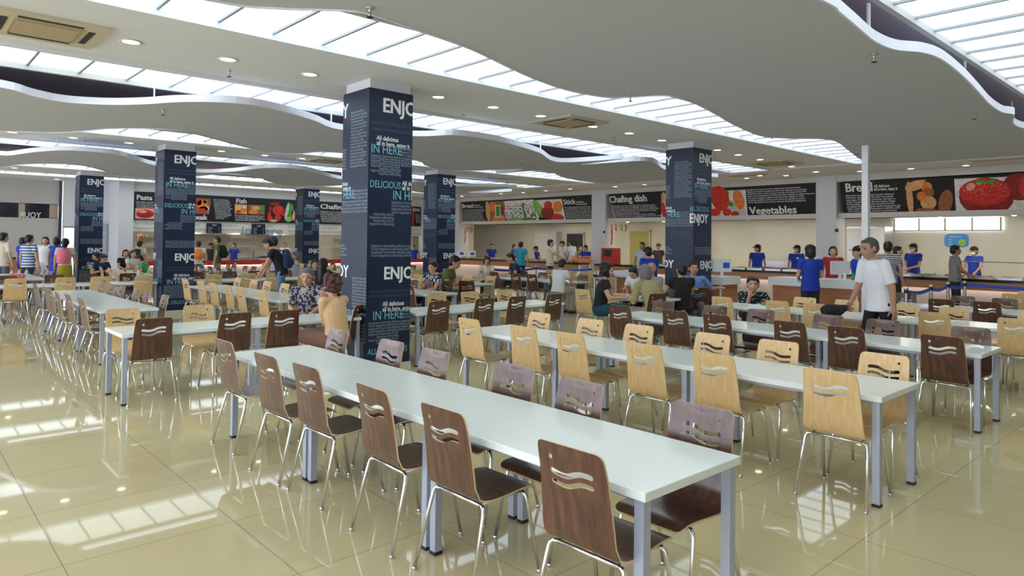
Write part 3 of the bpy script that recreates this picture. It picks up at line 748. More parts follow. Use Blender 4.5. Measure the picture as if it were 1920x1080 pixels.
t = MB(); pr.quad(t, [(1698, 406), (1785, 404.5), (1785, 335), (1697, 339)], 'sign_black', .002)
for a in [(1716, 348, 20, 9, 'food_tan', .3), (1706, 372, 6, 32, 'food_tan', .1), (1738, 352, 10, 11, 'food_orange', 0), (1728, 368, 9, 9, 'food_orange', 0), (1740, 362, 12, 9, 'food_brown', .4), (1741, 380, 15, 13, 'food_tan', 0), (1740, 379, 9, 8, 'food_orange', 0), (1773, 379, 13, 24, 'food_brown', -.2), (1772, 378, 9, 20, 'food_tan', -.2), (1772, 376, 5, 16, 'food_brown', -.3), (1742, 397, 26, 7, 'food_brown', -.1), (1728, 396, 10, 4, 'food_tan', -.4), (1722, 341, 14, 3, 'food_yellow', .2)]:
    pr.blob(t, a[0], a[1], a[2], a[3], a[4], .003+.0004*(a[0] % 7), a[5])
part(e, 'bread_picture', t)
t = MB(); pr.quad(t, [(1793, 404), (1990, 400), (1990, 327), (1789, 335.5)], 'food_white', .002)
pr.blob(t, 1850, 369, 52, 36, 'food_dkred', .004); pr.blob(t, 1846, 360, 48, 25, 'food_red', .005); pr.blob(t, 1913, 350, 34, 26, 'food_dkred', .003); pr.blob(t, 1858, 340, 10, 4, 'food_green', .007, .3); pr.blob(t, 1840, 341, 9, 3, 'food_green', .007, -.3); pr.blob(t, 1820, 350, 9, 7, 'food_pink', .0065, .5); pr.blob(t, 1835, 344, 5, 2, 'food_lime', .008); pr.blob(t, 1940, 350, 30, 26, 'food_red', .0045)
for k in range(60):
    pr.blob(t, 1806+random.random()*85, 342+random.random()*26, .9, 1.0, 'food_pink', .0075, 0, 6)
part(e, 'fruit_picture', t)
pv_ = Pl((21.38, 17.82, 3.72), (0, -1, 0), UP)
e = board(pv_, [(1157, 416.5), (1531, 411.2), (1531, 342.3), (1141, 364)], 'menu_board', 'long black chafing dish and vegetables menu board behind the right-hand pillar')
t = MB(); pv_.txt(t, 'Chafing dish', (1143, 380), (1213, 377), 12, bold=.035); pv_.txt(t, 'Vegetables', (1406, 401.5), (1494, 400), 13.5, bold=.035); part(e, 'title_lettering', t)
t = MB(); paras(pv_, t, ['Chafing dish is served on the table with a small stove under', 'it and a thin broth, meat and vegetables are cooked while you', 'eat, so it is warming. Everyone in here may choose and share the', 'dish, delicious fish and good balls with many kinds of sauces', 'cooked together, they smell very good', 'Cooking ingredients are beef and lamb, seafood, vegetables,', 'mushrooms, bean curd and so on, dipping with the sauces for a taste', 'and eating hot and spicy and enjoying health'], 1146, 388, 1238, 383, 3.2, h=2.4)
paras(pv_, t, ['Vegetables means you can eat as fruit, cooking become a kind of food plants.', 'Vegetables are essential to people\'s daily diet of food. Vegetables provide moisture', 'and vitamins and other nutrients necessary for the body. According to the FAO 1990', 'statistics, the essential intake of C is 90% derived from vegetables. In addition, there are a', 'wide variety of vegetable and phytochemicals that people recognized for healthy', 'and effective ingredients, and fruit amount of fruits and vegetables can prevent', 'chronic, degenerative diseases of various substances that people are being found.'], 1400, 357.5, 1526, 351.5, 3.9, h=2.7); part(e, 'text_lettering', t)
t = MB(); pv_.quad(t, [(1240, 413), (1402, 406.5), (1398, 355.5), (1240, 364)], 'food_white', .002)
for a in [(1350, 372, 17, 24, 'food_red', .3), (1340, 366, 12, 16, 'food_red', 0), (1356, 361, 9, 4, 'food_green', .2), (1362, 364, 5, 6, 'food_green', 0), (1385, 374, 10, 19, 'food_orange', .3), (1365, 380, 9, 5, 'food_lime', 0), (1371, 383, 5, 4, 'food_green', 0), (1380, 393, 22, 11, 'food_grey', -.4), (1363, 398, 8, 7, 'food_red', 0), (1378, 401, 8, 5, 'food_red', 0), (1340, 398, 12, 7, 'food_red', 0), (1245, 395, 5, 16, 'food_red', .2), (1244, 372, 4, 12, 'food_tan', 0)]:
    pv_.blob(t, a[0], a[1], a[2], a[3], a[4], .003+.0004*(a[0] % 7), a[5])
part(e, 'vegetable_picture', t)
pb = Pl((21.38, 27.3, 3.72), (0, -1, 0), UP)
e = board(pb, [(872, 422), (1110.5, 418.7), (1110.5, 365), (865, 378.8)], 'menu_board', 'black bread and stick menu board with three large white characters over greens')
t = MB(); pb.txt(t, 'Bread', (867, 390), (887.5, 389), 7.5, bold=.03); pb.txt(t, 'All delicious', (888.5, 386), (900, 385.5), 2.4, bold=.03); pb.txt(t, 'all in here, enjoy it', (888.5, 389.5), (906, 389), 2.4, bold=.03); pb.txt(t, 'Stick', (1057, 383), (1080, 382), 9, bold=.035); pb.txt(t, 'All delicious', (1081, 380), (1095, 379.5), 2.8, bold=.03); pb.txt(t, 'all in here, enjoy it', (1081, 384), (1101, 383), 2.8, bold=.03); part(e, 'title_lettering', t)
t = MB(); paras(pb, t, ['Bread is flour ground with a grain usually wheat', 'and flour as the main raw material, yeast, eggs', 'oil and sugar as accessories, add water to', 'prepare dough goods after fermentation and', 'baking, cooling and other processes from the', 'highest calorie savings bread, also called', 'characterized to add butter or margarine and', 'they have a special layered structure, chocolate', 'cakes and other breads'], 869, 395, 908, 393.5, 2.9, h=2.0)
paras(pb, t, ['Stick is made with good food and it has a long', 'nice and delicious skewer, cooked over hot fire', 'of charcoal with oil and spice, and eaten with', 'beef, lamb, chicken, fish and vegetables that are', 'enjoyed by the people in here with a smile and', 'happiness interesting delicious Good happiness', 'interesting delicious, choose what you like and', 'enjoy it with your friends in the evening sun', 'and be happy'], 1059, 390, 1109, 386.5, 3.2, h=2.1); part(e, 'text_lettering', t)
t = MB(); pb.quad(t, [(918, 420), (950, 419.5), (945, 377), (910, 379)], 'food_brown', .002); pb.quad(t, [(952, 419), (1008, 418), (1000, 374), (945, 377)], 'food_white', .002); pb.quad(t, [(1008, 418), (1062, 417.5), (1053, 373), (1000, 375.5)], 'food_white', .002)
for a in [(915, 396, 4, 19, 'food_tan', .1), (924, 388, 7, 9, 'food_orange', 0), (935, 410, 12, 8, 'food_orange', 0), (940, 396, 5, 10, 'food_dkred', 0), (968, 413, 18, 6, 'food_lime', 0), (983, 398, 8, 18, 'food_green', .1), (997, 407, 9, 11, 'food_green', 0), (1007, 388, 7, 14, 'food_lime', .4), (1012, 395, 7, 14, 'food_green', .5), (1028, 384, 8, 7, 'food_red', 0), (1046, 388, 9, 11, 'food_orange', 0), (1027, 398, 12, 12, 'food_dkred', 0), (1043, 410, 15, 10, 'food_red', 0), (1022, 410, 12, 8, 'sign_black', 0)]:
    pb.blob(t, a[0], a[1], a[2], a[3], a[4], .003+.0004*(a[0] % 7), a[5])
part(e, 'food_picture', t)
t = MB()
for ch, a, b_, h in (('\u5364', (947, 409), (965, 408), 19), ('\u8089', (963, 407), (983, 406), 19), ('\u996d', (985, 406), (1008, 405), 20)): pb.txt(t, ch, a, b_, h, 'print_white', bold=.02, off=.014); [pb.txt(t, ch, (a[0]+ox, a[1]+oy), (b_[0]+ox, b_[1]+oy), h, 'sign_black', bold=.02, off=.011) for ox, oy in ((-.8, 0), (.9, .2), (.6, .9), (0, -.7), (-.5, .7))]
pb.quad(t, [(929, 408), (939.5, 407.5), (938.5, 384), (928, 385)], 'print_white', .010); pb.quad(t, [(930.5, 406), (938, 405.6), (937.2, 386), (929.8, 386.8)], 'food_green', .011)
part(e, 'character_lettering', t)
# --- left wall
pl_ = Pl((7.12, 29.38, 3.53), (1, 0, 0), (0, 0, 1))
def lboard(P4, label): return board(pl_, P4, 'menu_board', label)
e = lboard([(250, 411.5), (292, 413), (292, 360.5), (250, 358.8)], 'small black pasta menu board with a pink meat picture at the left')
t = MB(); pl_.txt(t, 'Pasta', (255.5, 374), (285.5, 374), 9, bold=.035); part(e, 'title_lettering', t)
t = MB(); paras(pl_, t, ['Pasta is Italian noodles and', 'food made from durum wheat', 'flour and eggs, eaten with a', 'sauce of tomatoes and meat'], 255, 379, 289, 380.5, 3.1, h=2.1); part(e, 'text_lettering', t)
t = MB(); pl_.quad(t, [(253, 409.5), (290, 411), (290, 391), (254, 389.8)], 'food_pink', .002); pl_.blob(t, 272, 401, 17, 8, 'food_red', .003); pl_.blob(t, 272, 403, 14, 5, 'food_dkred', .0034); pl_.blob(t, 268, 397, 8, 2.5, 'food_pink', .004); part(e, 'meat_picture', t)
e = lboard([(292.5, 413), (554, 418.8), (554, 375.4), (292.5, 360.5)], 'long black steak and fish menu board with tomatoes and cucumbers picture')
t = MB(); pl_.txt(t, 'Steak', (355, 411), (389, 412), 9, bold=.035); pl_.txt(t, 'Fish', (442, 380.5), (462, 381.5), 8.5, bold=.035); part(e, 'title_lettering', t)
t = MB(); paras(pl_, t, ['Steak is cooking food made', 'from beef and generally they', 'are enjoyed in western food', 'grilled or fried in butter, it', 'should be cooked in the pan', 'till the juice is brown. Steaks', 'can be rare, medium or well', 'done and the guests choose', 'and with black pepper sauce', 'or mushrooms, fried egg and', 'good potatoes. Enjoy', 'it all in here'], 400, 375, 434, 376.5, 3.2, h=2.1)
paras(pl_, t, ['Fish is food with good nutrition and it', 'is cooked in many ways for the guests', 'to eat and enjoy, steamed or fried with', 'happiness interesting delicious'], 440, 404.5, 496, 406.5, 3.0, h=2.1); part(e, 'text_lettering', t)
t = MB(); pl_.quad(t, [(367, 400), (392, 402), (395.5, 373), (368, 371)], 'food_brown', .002)
for a in [(379, 383, 10, 8, 'food_orange', .3), (381, 392, 9, 5, 'food_red', 0), (388, 391, 4, 4, 'food_white', 0), (373, 379, 5, 6, 'food_red', 0), (385, 378, 4, 3, 'food_tan', 0)]: pl_.blob(t, *a[:4], a[4], .003, a[5])
part(e, 'steak_picture', t)
t = MB(); pl_.quad(t, [(440, 400), (463, 401.5), (463.5, 384), (440.5, 382.5)], 'food_tan', .002); pl_.quad(t, [(465, 401.5), (496, 402.5), (496.5, 384.5), (465.5, 383.7)], 'food_brown', .002)
for a in [(448, 389, 5, 3, 'food_yellow', 0), (456, 395, 6, 4, 'food_orange', 0), (447, 397, 5, 3, 'food_red', 0), (458, 388, 3, 2, 'food_white', 0), (475, 397, 9, 4, 'food_orange', 0), (480, 390, 8, 4, 'food_tan', 0), (491, 390, 4, 6, 'food_green', .3)]: pl_.blob(t, *a[:4], a[4], .003, a[5])
part(e, 'fish_picture', t)
t = MB(); pl_.quad(t, [(500, 416.5), (545, 417.3), (552, 378.5), (503.5, 376.5)], 'sign_black', .002)
for a in [(522, 394, 11, 9, 'food_red', 0), (515, 382, 10, 3, 'food_dkred', 0), (507, 392, 3, 6, 'food_dkred', 0), (505, 401, 3, 3, 'food_red', 0), (531, 402, 4, 3, 'food_red', 0), (506, 409, 5, 6, 'food_red', 0), (521, 408, 6, 6, 'food_red', .3), (513, 414, 7, 2.5, 'food_tan', 0), (538, 396, 3, 17, 'food_grey', -.2), (545, 395, 5, 14, 'food_green', -.1), (541, 411, 6, 5, 'food_lime', 0), (550, 404, 3, 10, 'food_pink', 0)]: pl_.blob(t, *a[:4], a[4], .003+.0002*(a[0] % 5), a[5])
part(e, 'tomato_picture', t)
e = lboard([(554.5, 418.8), (772, 423.5), (772, 388), (554.5, 375.4)], 'black chafing dish menu board half hidden by the nearest pillar')
t = MB(); pl_.txt(t, 'Chafing dish', (600, 391), (674, 394), 9, bold=.035); part(e, 'title_lettering', t)
t = MB(); paras(pl_, t, ['Chafing dish is served on the table with', 'a small stove under it and a thin broth,', 'meat and vegetables are cooked while', 'you eat, so it is warming. Everyone in', 'here may choose and share the dish,', 'delicious fish and good balls with many', 'kinds of sauces cooked together, they', 'smell very good and are enjoyed'], 600, 397, 648, 399, 2.7, h=1.9); part(e, 'text_lettering', t)
e = lboard([(772.5, 423.5), (788, 423.8), (788, 388.7), (772.5, 388)], 'narrow black stick menu board with a red edge, right of the nearest pillar')
t = MB(); pl_.txt(t, 'Stick', (773, 396), (787, 396), 7, bold=.035); part(e, 'title_lettering', t)
t = MB(); paras(pl_, t, ['Stick is', 'delicious', 'and long', 'cooked on', 'charcoal', 'and eaten', 'in here'], 778, 402, 787, 402, 2.7, h=1.8); part(e, 'text_lettering', t)
t = MB(); pl_.quad(t, [(772.5, 422), (776.5, 422), (776.5, 391), (772.5, 391)], 'food_red', .003); part(e, 'red_edge', t)
# printed band under the left boards
mat('band_white', (.82, .80, .76), .5)
b = MB(); b.box((7.12, 29.46, 2.0), (20.55, 29.52, 2.43)); o = struct(b.build('trim_5', m='band_white'))
t = MB(); q = Pl((7.12, 29.46, 2.0), (1, 0, 0), (0, 0, 1))
for k in range(9):
    for j, s in enumerate(('Good happiness', 'happiness interesting')): put_text(t, s, (7.2+k*1.55, 29.46, 2.27-.19*j), (1, 0, 0), (0, 0, 1), .16, 'print_grey', off=.004)
q.txt(t, 'in here', (452, 440), (530, 442), 16, 'print_grey', bold=.02, off=.006); t.build('band_lettering', o)
# two hanging price boards
for k, (x0, x1, y0, y1) in enumerate(((388, 415, 419, 437), (473, 497, 420.5, 439))):
    a = on_y(x0, y1, 29.36); c = on_y(x1, y0, 29.36)
    e = empty('price_board', (a.x, 29.36, a.z), 0, 'small dark price board hanging under the %s board, %s of two' % ('steak' if k == 0 else 'fish', ('left' if k == 0 else 'right')), 'price board', 'hanging price boards')
    b = MB(); b.box((0, -.03, 0), (c.x-a.x, .11, c.z-a.z)); b.build('panel', e, 'wrap_blue')
    t = MB(); put_text(t, '\u5957\u9910\u4ef7', ((c.x-a.x)*.35, -.032, (c.z-a.z)*.74), (1, 0, 0), (0, 0, 1), .075, 'print_white')
    for i in range(4): put_text(t, ['Rice set', 'Noodles', 'Soup', 'Chicken'][i], (.04, -.032, (c.z-a.z)*(.55-.16*i)), (1, 0, 0), (0, 0, 1), .06, 'print_white'); put_text(t, ['8', '10', '6', '12'][i], ((c.x-a.x)*.8, -.032, (c.z-a.z)*(.55-.16*i)), (1, 0, 0), (0, 0, 1), .06, 'print_white')
    t.build('lettering', e)
# mirrored white lettering in the dark glass band and lattice panel
t = MB(); q = Pl((5.0, 31.37, 2.45), (-1, 0, 0), (0, 0, 1))
b = MB(); put_text(b, 'YOUR', (4.45, 31.36, 2.46), (-1, 0, 0), (0, 0, 1), .3, 'print_white', bold=.01); put_text(b, 'YOUR', (2.6, 31.36, 2.46), (-1, 0, 0), (0, 0, 1), .3, 'print_white', bold=.01); o = b.build('window_lettering', bpy.data.objects['window_1'])
e = empty('lattice_panel', (5.85, 30.8, 1.0), 0, 'greenish lattice panel with three blue characters, right of the leftmost pillar', 'wall panel')
b = MB(); b.box((0, 0, 0), (.70, .03, 1.25)); b.build('glass', e, 'food_grey')
b = MB()
for k in range(9): b.box((k*.084, -.012, 0), (k*.084+.012, 0, 1.25))
for k in range(12): b.box((0, -.012, k*.11), (.70, 0, k*.11+.010))
for a_, c_ in (((-.03, -.03, -.03), (0, .04, 1.28)), ((.70, -.03, -.03), (.73, .04, 1.28)), ((-.03, -.03, 1.25), (.73, .04, 1.28)), ((-.03, -.03, -.03), (.73, .04, 0))): b.box(a_, c_)
b.build('lattice_frame', e, 'silver_paint')
t = MB()
for k, ch in enumerate('\u5f69\u8679\u67b6'): put_text(t, ch, (.22, -.02, .86-.33*k), (1, 0, 0), (0, 0, 1), .28, 'belt_blue', bold=.01)
t.build('lettering', e)
# ================================================================== COUNTERS
def counter_run(x, y0, y1, lb):
    e = empty('serving_counter', (x, (y0+y1)/2, 0), 0, lb, 'counter', 'serving counters'); h = (y1-y0)/2
    b = MB(); b.box((-.03, -h, .875), (.72, h, .945)); b.build('worktop', e, 'counter_black')
    b = MB(); b.box((0, -h, .66), (.03, h, .875)); b.build('wood_band', e, 'wood_band')
    b = MB(); b.box((.14, -h, .08), (.17, h, .875)); b.build('front_panel', e, 'front_pink')
    b = MB(); b.box((.04, -h+.05, .665), (.07, h-.05, .672)); b.build('under_light', e, 'under_glow')
    b = MB(); b.box((.20, -h, 0), (.68, h, .08)); b.build('plinth', e, 'steel'); b = MB(); b.box((.17, -h, .08), (.70, h, .875)); b.build('carcass', e, 'front_pink'); return e
counter_run(21.4-.75, -.1, 8.72, 'long serving counter under the large bread board at the right'); counter_run(21.4-.75, 9.45, 17.75, 'serving counter with orange food trays under the vegetables board')
counter_run(21.4-.75, 18.62, 27.2, 'serving counter under the bread and stick board')
e = empty('serving_counter', (14, 28.6, 0), 0, 'red topped serving counter with glowing front along the left wall', 'counter', 'serving counters')
b = MB(); b.box((-6.9, 0, .80), (6.5, .6, .86), 'counter_black'); b.build('worktop', e); b = MB(); b.box((-6.9, -.03, .68), (6.5, 0, .86)); b.build('red_band', e, 'red_band')
b = MB(); b.box((-6.9, .10, .06), (6.5, .58, .80)); b.build('front_panel', e, 'front_pink'); b = MB(); b.box((-6.8, .02, .665), (6.4, .05, .675)); b.build('under_light', e, 'under_glow'); b = MB(); b.box((-6.9, .14, 0), (6.5, .55, .06)); b.build('plinth', e, 'steel')
e = empty('serving_counter', (2.6, 28.9, 0), 0, 'dark wood counter at the far left where a queue stands', 'counter', 'serving counters')
b = MB(); b.box((-2.4, 0, .98), (1.2, .6, 1.03)); b.build('worktop', e, 'counter_black'); b = MB(); b.box((-2.35, .04, 0), (1.15, .56, .98)); b.build('carcass', e, 'wood_orange')
# cashier desks
def desk(x0, y0, x1, y1, h, lb):
    e = empty('cashier_desk', ((x0+x1)/2, (y0+y1)/2, 0), 0, lb, 'desk', 'cashier desks'); a = (x1-x0)/2; c = (y1-y0)/2
    b = MB(); b.box((-a-.05, -c-.05, h-.17), (a+.05, c+.05, h)); b.build('desk_top', e, 'counter_white')
    b = MB(); b.box((-a, -c, .06), (a, c, h-.17)); b.build('carcass', e, 'wood_orange')
    b = MB()
    for yy in (-c, -.02, c-.04): b.box((-a-.02, yy, 0), (-a, yy+.04, h-.17))
    b.build('post', e, 'counter_white'); b = MB(); b.box((-a+.03, -c+.03, 0), (a-.03, c-.03, .06)); b.build('plinth', e, 'steel'); return e
desk(14.3, 5.45, 14.95, 7.25, 1.06, 'white topped red wood cashier desk beside the woman in blue'); desk(13.2, 7.8, 13.85, 8.6, 1.06, 'white topped red wood desk just right of the right-hand pillar')
desk(14.6, 11.0, 15.2, 11.8, 1.02, 'white topped cashier desk left of the right-hand pillar')
def screen(x, y, z, rz, w_, lb, m='white_plastic', blue=True):
    e = empty('register_display', (x, y, z), math.radians(rz), lb, 'cash register'); b = MB(); b.box((-w_/2, -.03, .10), (w_/2, .0, .38)); b.build('casing', e, m)
    b = MB(); b.box((-w_/2+.02, -.034, .12), (w_/2-.02, -.03, .36)); b.build('screen', e, 'counter_white' if blue else 'glass_dark')
    b = MB(); b.box((-.03, -.02, .012), (.03, .0, .10)); b.box((-.12, -.09, 0), (.12, .09, .012)); b.build('stand', e, m)
    if w_ == .42: b = MB(); b.box((.02, -.038, .18), (.16, -.034, .30)); b.build('blue_mark', e, 'belt_blue')
    return e
screen(14.6, 5.92, 1.06, -42, .40, 'white flat screen standing on the cashier desk near the woman in red'); screen(13.5, 7.98, 1.06, -42, .42, 'white box-like display with blue mark beside the right-hand pillar')
# trays of food on the counters
mt = [('food_orange', 'food_yellow'), ('food_red', 'food_brown'), ('food_green', 'food_lime'), ('food_tan', 'food_yellow'), ('food_brown', 'food_orange'), ('food_white', 'food_yellow')]
def tray(x, y, z, k, lb):
    e = empty('food_tray', (x, y, z), 0, lb, 'food tray', 'trays of cooked food on the counters')
    b = MB(); b.box((-.16, -.24, 0), (.16, .24, .01)); b.box((-.17, -.25, .0), (-.16, .25, .06)); b.box((.16, -.25, 0), (.17, .25, .06)); b.box((-.16, -.25, 0), (.16, -.24, .06)); b.box((-.16, .24, 0), (.16, .25, .06)); b.build('dish', e, 'steel')
    b = MB(); r2 = random.Random(k)
    for i in range(38): b.ell((r2.uniform(-.13, .13), r2.uniform(-.21, .21), r2.uniform(.03, .075)), (r2.uniform(.02, .045), r2.uniform(.02, .045), r2.uniform(.015, .03)), n=7, k=5, m=mt[k % 6][i % 2])
    o = b.build('food', e, smooth=True); o['kind'] = 'stuff'; return e
k = 0
for nm, ys in (('bread board', [1.2+.62*i for i in range(12)]), ('vegetables board', [9.9+.6*i for i in range(9)]), ('bread and stick board', [18.9+.6*i for i in range(13)])):
    for i, y in enumerate(ys):
        kk = k*7 % 6; tray(20.95 if i % 2 else 20.93, y, .945, k, 'tray of %s food, %s from right under the %s' % ({'food_orange': 'orange', 'food_red': 'red and brown', 'food_green': 'green', 'food_tan': 'tan', 'food_brown': 'brown', 'food_white': 'pale'}[mt[k % 6][0]], ordn(i), nm)); k += 1
# orange bread bags on the counter at the bread-and-stick end
mat('bag_orange', (.85, .30, .08), .3)
for i in range(9):
    p = on_x(1074+4.4*i, 505, 20.8); b = MB(); b.ell((0, 0, .09), (.07, .07, .09), n=10, k=8); b.cap((0, 0, .17), .02, (.01, 0, .26), .035, n=8); o = b.build('bread_bag', m='bag_orange' if i % 3 else 'food_pink', smooth=True); o.location = (20.75, p.y, .945)
    tag(o, 'twisted orange bag of bread, %s from the left in the row beside the white pier' % ordn(i), 'bag', 'bagged bread on the counter')
# glass food guard at far right, red machine, fridge, blue board
mat('clear_glass', (.9, .95, .95), .03, trans=1)
e = empty('food_guard', (20.95, 3.9, .945), 0, 'steel framed glass food guard on the counter at the right edge', 'food guard')
b = MB()
for y in (-1.4, 0, 1.4): b.tube([(.1, y, 0), (.1, y, .42), (-.18, y, .44)], .014)
b.tube([(-.18, -1.45, .44), (-.18, 1.45, .44)], .014); b.build('frame', e, 'steel'); b = MB(); b.box((-.20, -1.42, .445), (.14, 1.42, .452)); b.build('glass_shelf', e, 'clear_glass')
e = empty('cooking_machine', (20.95, 17.2, .945), 0, 'bright red food machine on the counter beside the hanging peppers', 'machine')
b = MB(); b.box((-.2, -.3, 0), (.25, .3, .62)); b.build('casing', e, 'red_band'); b = MB(); b.box((-.21, -.2, .30), (-.2, .2, .55)); b.build('window', e, 'glass_dark'); b = MB(); [b.ell((-.21, -.2+.1*i, .1), (.015, .02, .02)) for i in range(5)]; b.build('knob', e, 'steel')
e = empty('refrigerator', (24.6, 9.0, 0), 0, 'tall pale steel refrigerator behind the counter near the slim post', 'refrigerator')
b = MB(); b.box((-.35, -.6, .05), (.35, .6, 2.4)); b.build('casing', e, 'steel'); b = MB(); b.box((-.38, -.58, .1), (-.35, -.01, 2.36)); b.build('door', e, 'pillar_white'); b = MB(); b.box((-.38, .01, .1), (-.35, .58, 2.36)); b.build('door', e, 'pillar_white')
b = MB(); b.box((-.3, -.55, 0), (.3, .55, .05)); b.build('plinth', e, 'dark_slot')
e = empty('hygiene_notice', (25.49, 6.69, 1.97), 0, 'rounded blue notice board with a green face on the kitchen wall', 'notice board')
pts = [(.34*math.copysign(1, c)*(abs(c)**.45), .22*math.copysign(1, s)*(abs(s)**.45)) for c, s in ((math.cos(a*math.pi/16+.01), math.sin(a*math.pi/16+.01)) for a in range(32))]
mat('notice_blue', (.05, .30, .75), .4); mat('smile_green', (.45, .75, .05), .4)
b = MB(); b.ext([(0, -y, z) for y, z in pts], (.02, 0, 0)); b.build('panel', e, 'notice_blue')
b = MB(); b.ext([(-.006, -.16-.10*math.cos(a*math.pi/12), -.06+.10*math.sin(a*math.pi/12)) for a in range(24)], (.005, 0, 0)); b.build('face_mark', e, 'smile_green')
b = MB(); b.tube([(-.010, -.16-.055*math.cos(a), -.06-.05*math.sin(a)) for a in [math.pi*i/8 for i in range(9)]], .008, m='sign_black'); b.ell((-.01, -.125, -.03), (.006, .012, .014), m='sign_black'); b.ell((-.01, -.195, -.03), (.006, .012, .014), m='sign_black')
put_text(b, '\u98df\u54c1\u5b89\u5168\u516c\u793a', (-.004, .20, .10), (0, -1, 0), (0, 0, 1), .07, 'print_white')
for i in range(3): put_text(b, ['name', 'date', 'level'][i], (-.004, .22, .02-.08*i), (0, -1, 0), (0, 0, 1), .06, 'print_white')
b.build('lettering', e)
# ceiling lamps inside the kitchens
for i, (x, y) in enumerate([(23.2, y) for y in (1, 3.2, 5.4, 7.6, 10.6, 12.6, 14.6, 16.6, 19.6, 21.6, 23.6, 25.6)]+[(x, 31.2) for x in (8.5, 10.5, 12.5, 14.5, 16.5, 18.5)]):
    z = 2.72 if x > 20 else 2.55
    e = empty('kitchen_lamp', (x, y, z), 0, 'flat kitchen ceiling lamp, %s from the near end of the %s kitchen' % (ordn(i if i < 12 else i-12), 'right' if i < 12 else 'left'), 'ceiling lamp', 'kitchen ceiling lamps')
    b = MB(); b.box((-.3, -.3, -.02), (.3, .3, 0)); b.build('frame', e, 'white_plastic'); b = MB(); b.box((-.27, -.27, -.028), (.27, .27, -.02)); b.build('diffuser', e, 'kitchen_glow')
# small spots under the boards
for i, (x, y) in enumerate([(21.75, y) for y in (1.8, 4.4, 6.1, 7.9, 10.2, 11.9, 13.6, 15.3, 17.0, 19.5, 21.3, 23.0, 24.8, 26.5)]+[(x, 29.65) for x in (8.2, 9.6, 11, 12.4, 13.8, 15.2, 16.6, 18, 19.4)]):
    b = MB(); z = 2.60 if x > 20.5 else 2.42; b.lathe([(.05, 0), (.055, -.012), (.001, -.014)], 12); o = b.build('spot_lamp', m='down_glow'); o.location = (x, y, z)
    tag(o, 'tiny bright spot lamp under the %s menu boards, %s from the %s end' % ('right' if i < 14 else 'left wall', ordn(i if i < 14 else i-14), 'near' if i < 14 else 'left'), 'lamp', 'spot lamps under the menu boards')
# hanging pepper and garlic strings
def garland(p, h, m, lb):
    e = empty('pepper_string', tuple(p), 0, lb, 'food decoration', 'hanging pepper and garlic strings'); b = MB(); b.tube([(0, 0, .2), (0, 0, -h)], .006, 6); b.build('cord', e, 'food_tan')
    b = MB(); r2 = random.Random(int(h*100)); n = int(h/.018)
    for i in range(n): a = r2.random()*6.3; z = -h*(i+1)/n+.03; b.cap((0, 0, z+.02), .016, (.05*math.cos(a), .05*math.sin(a), z-.05), .005, n=6, m=m if r2.random() < .8 else 'food_orange')
    b.build('peppers', e); b = MB(); b.ell((0, 0, .0), (.03, .03, .035)); b.build('garlic', e, 'food_white', smooth=True)
for i, (x, h, m) in enumerate(((1147.5, .85, 'food_red'), (1155, .28, 'food_red'), (1166, .28, 'food_green'), (1173.5, .32, 'food_green'))): p = on_x(x, 419, 21.55); garland(p, h, m, ['long red', 'first short red', 'first short green', 'last short green'][i]+' pepper string hanging beside the white pier by the chafing dish board')
for i, (x, h, m) in enumerate(((872.5, .85, 'food_orange'), (876, .30, 'food_red'), (880.5, .30, 'food_red'), (885, .34, 'food_green'))): p = on_x(x, 424, 21.55); garland(p, h, m, ['long orange', 'first short red', 'second short red', 'short green'][i]+' pepper string hanging under the left bread board')
for i, (x, h, m) in enumerate(((259, .55, 'food_yellow'), (264, .4, 'food_red'), (274.5, .35, 'food_green'))): p = on_y(x, 441, 29.35); garland(p, h, m, ['yellow', 'red', 'dark green'][i]+' pepper string hanging below the pasta board')
# belt barriers
def post_at(x, y, lb):
    e = empty('barrier_post', (x, y, 0), 0, lb, 'barrier post', 'steel belt barrier posts')
    b = MB(); b.lathe([(.17, 0), (.17, .02), (.05, .04), (.032, .06), (.032, .90), (.036, .90), (.036, 1.0), (.03, 1.01)], 16); b.build('post', e, 'steel', smooth=True, angle=40)
    b = MB(); b.lathe([(.038, .90), (.038, .97)], 12); b.build('belt_head', e, 'black_plastic'); return e
def belt(a, c, m, lb):
    a = Vector(a); c = Vector(c); b = MB(); n = 10; vs = []
    d = (c-a); nn = Vector((-d.y, d.x, 0)).normalized()*.002
    for i in range(n+1):
        t = i/n; p = a+d*t; z = .965-.05*math.sin(math.pi*t)
        vs += [(p.x+nn.x, p.y+nn.y, z), (p.x+nn.x, p.y+nn.y, z-.07), (p.x-nn.x, p.y-nn.y, z-.07), (p.x-nn.x, p.y-nn.y, z)]
    fs = [(i*4+k, i*4+(k+1) % 4, i*4+4+(k+1) % 4, i*4+4+k) for i in range(n) for k in range(4)]; b.add(vs, fs); tag(b.build('barrier_belt', m=m), lb, 'barrier belt', 'barrier belts')
PB_ = [(13.81, 4.42), (15.19, 4.42), (16.68, 4.53), (17.56, 4.45), (17.9, .4)]
for i, (x, y) in enumerate(PB_[:4]): post_at(x, y, 'steel barrier post with blue belt, %s from the left near the man in grey' % ordn(i))
for i in range(4): belt((*PB_[i], 0), (*PB_[i+1], 0), 'belt_blue', 'blue belt, %s span from the left in the barrier near the man in grey' % ordn(i))
Q = [on_z(1115, 512, 1.0), on_z(1107, 501, 1.0), on_z(1005, 499, 1.0), on_z(925, 501, 1.0), on_z(1175, 506, 1.0)]
for i, p in enumerate(Q): post_at(p.x, p.y, 'slim steel barrier post %s' % ['beside the woman in the black tee', 'in front of the white pier', 'near the white T-shirt man with his back turned', 'near the curly haired woman', 'behind the woman in white'][i])
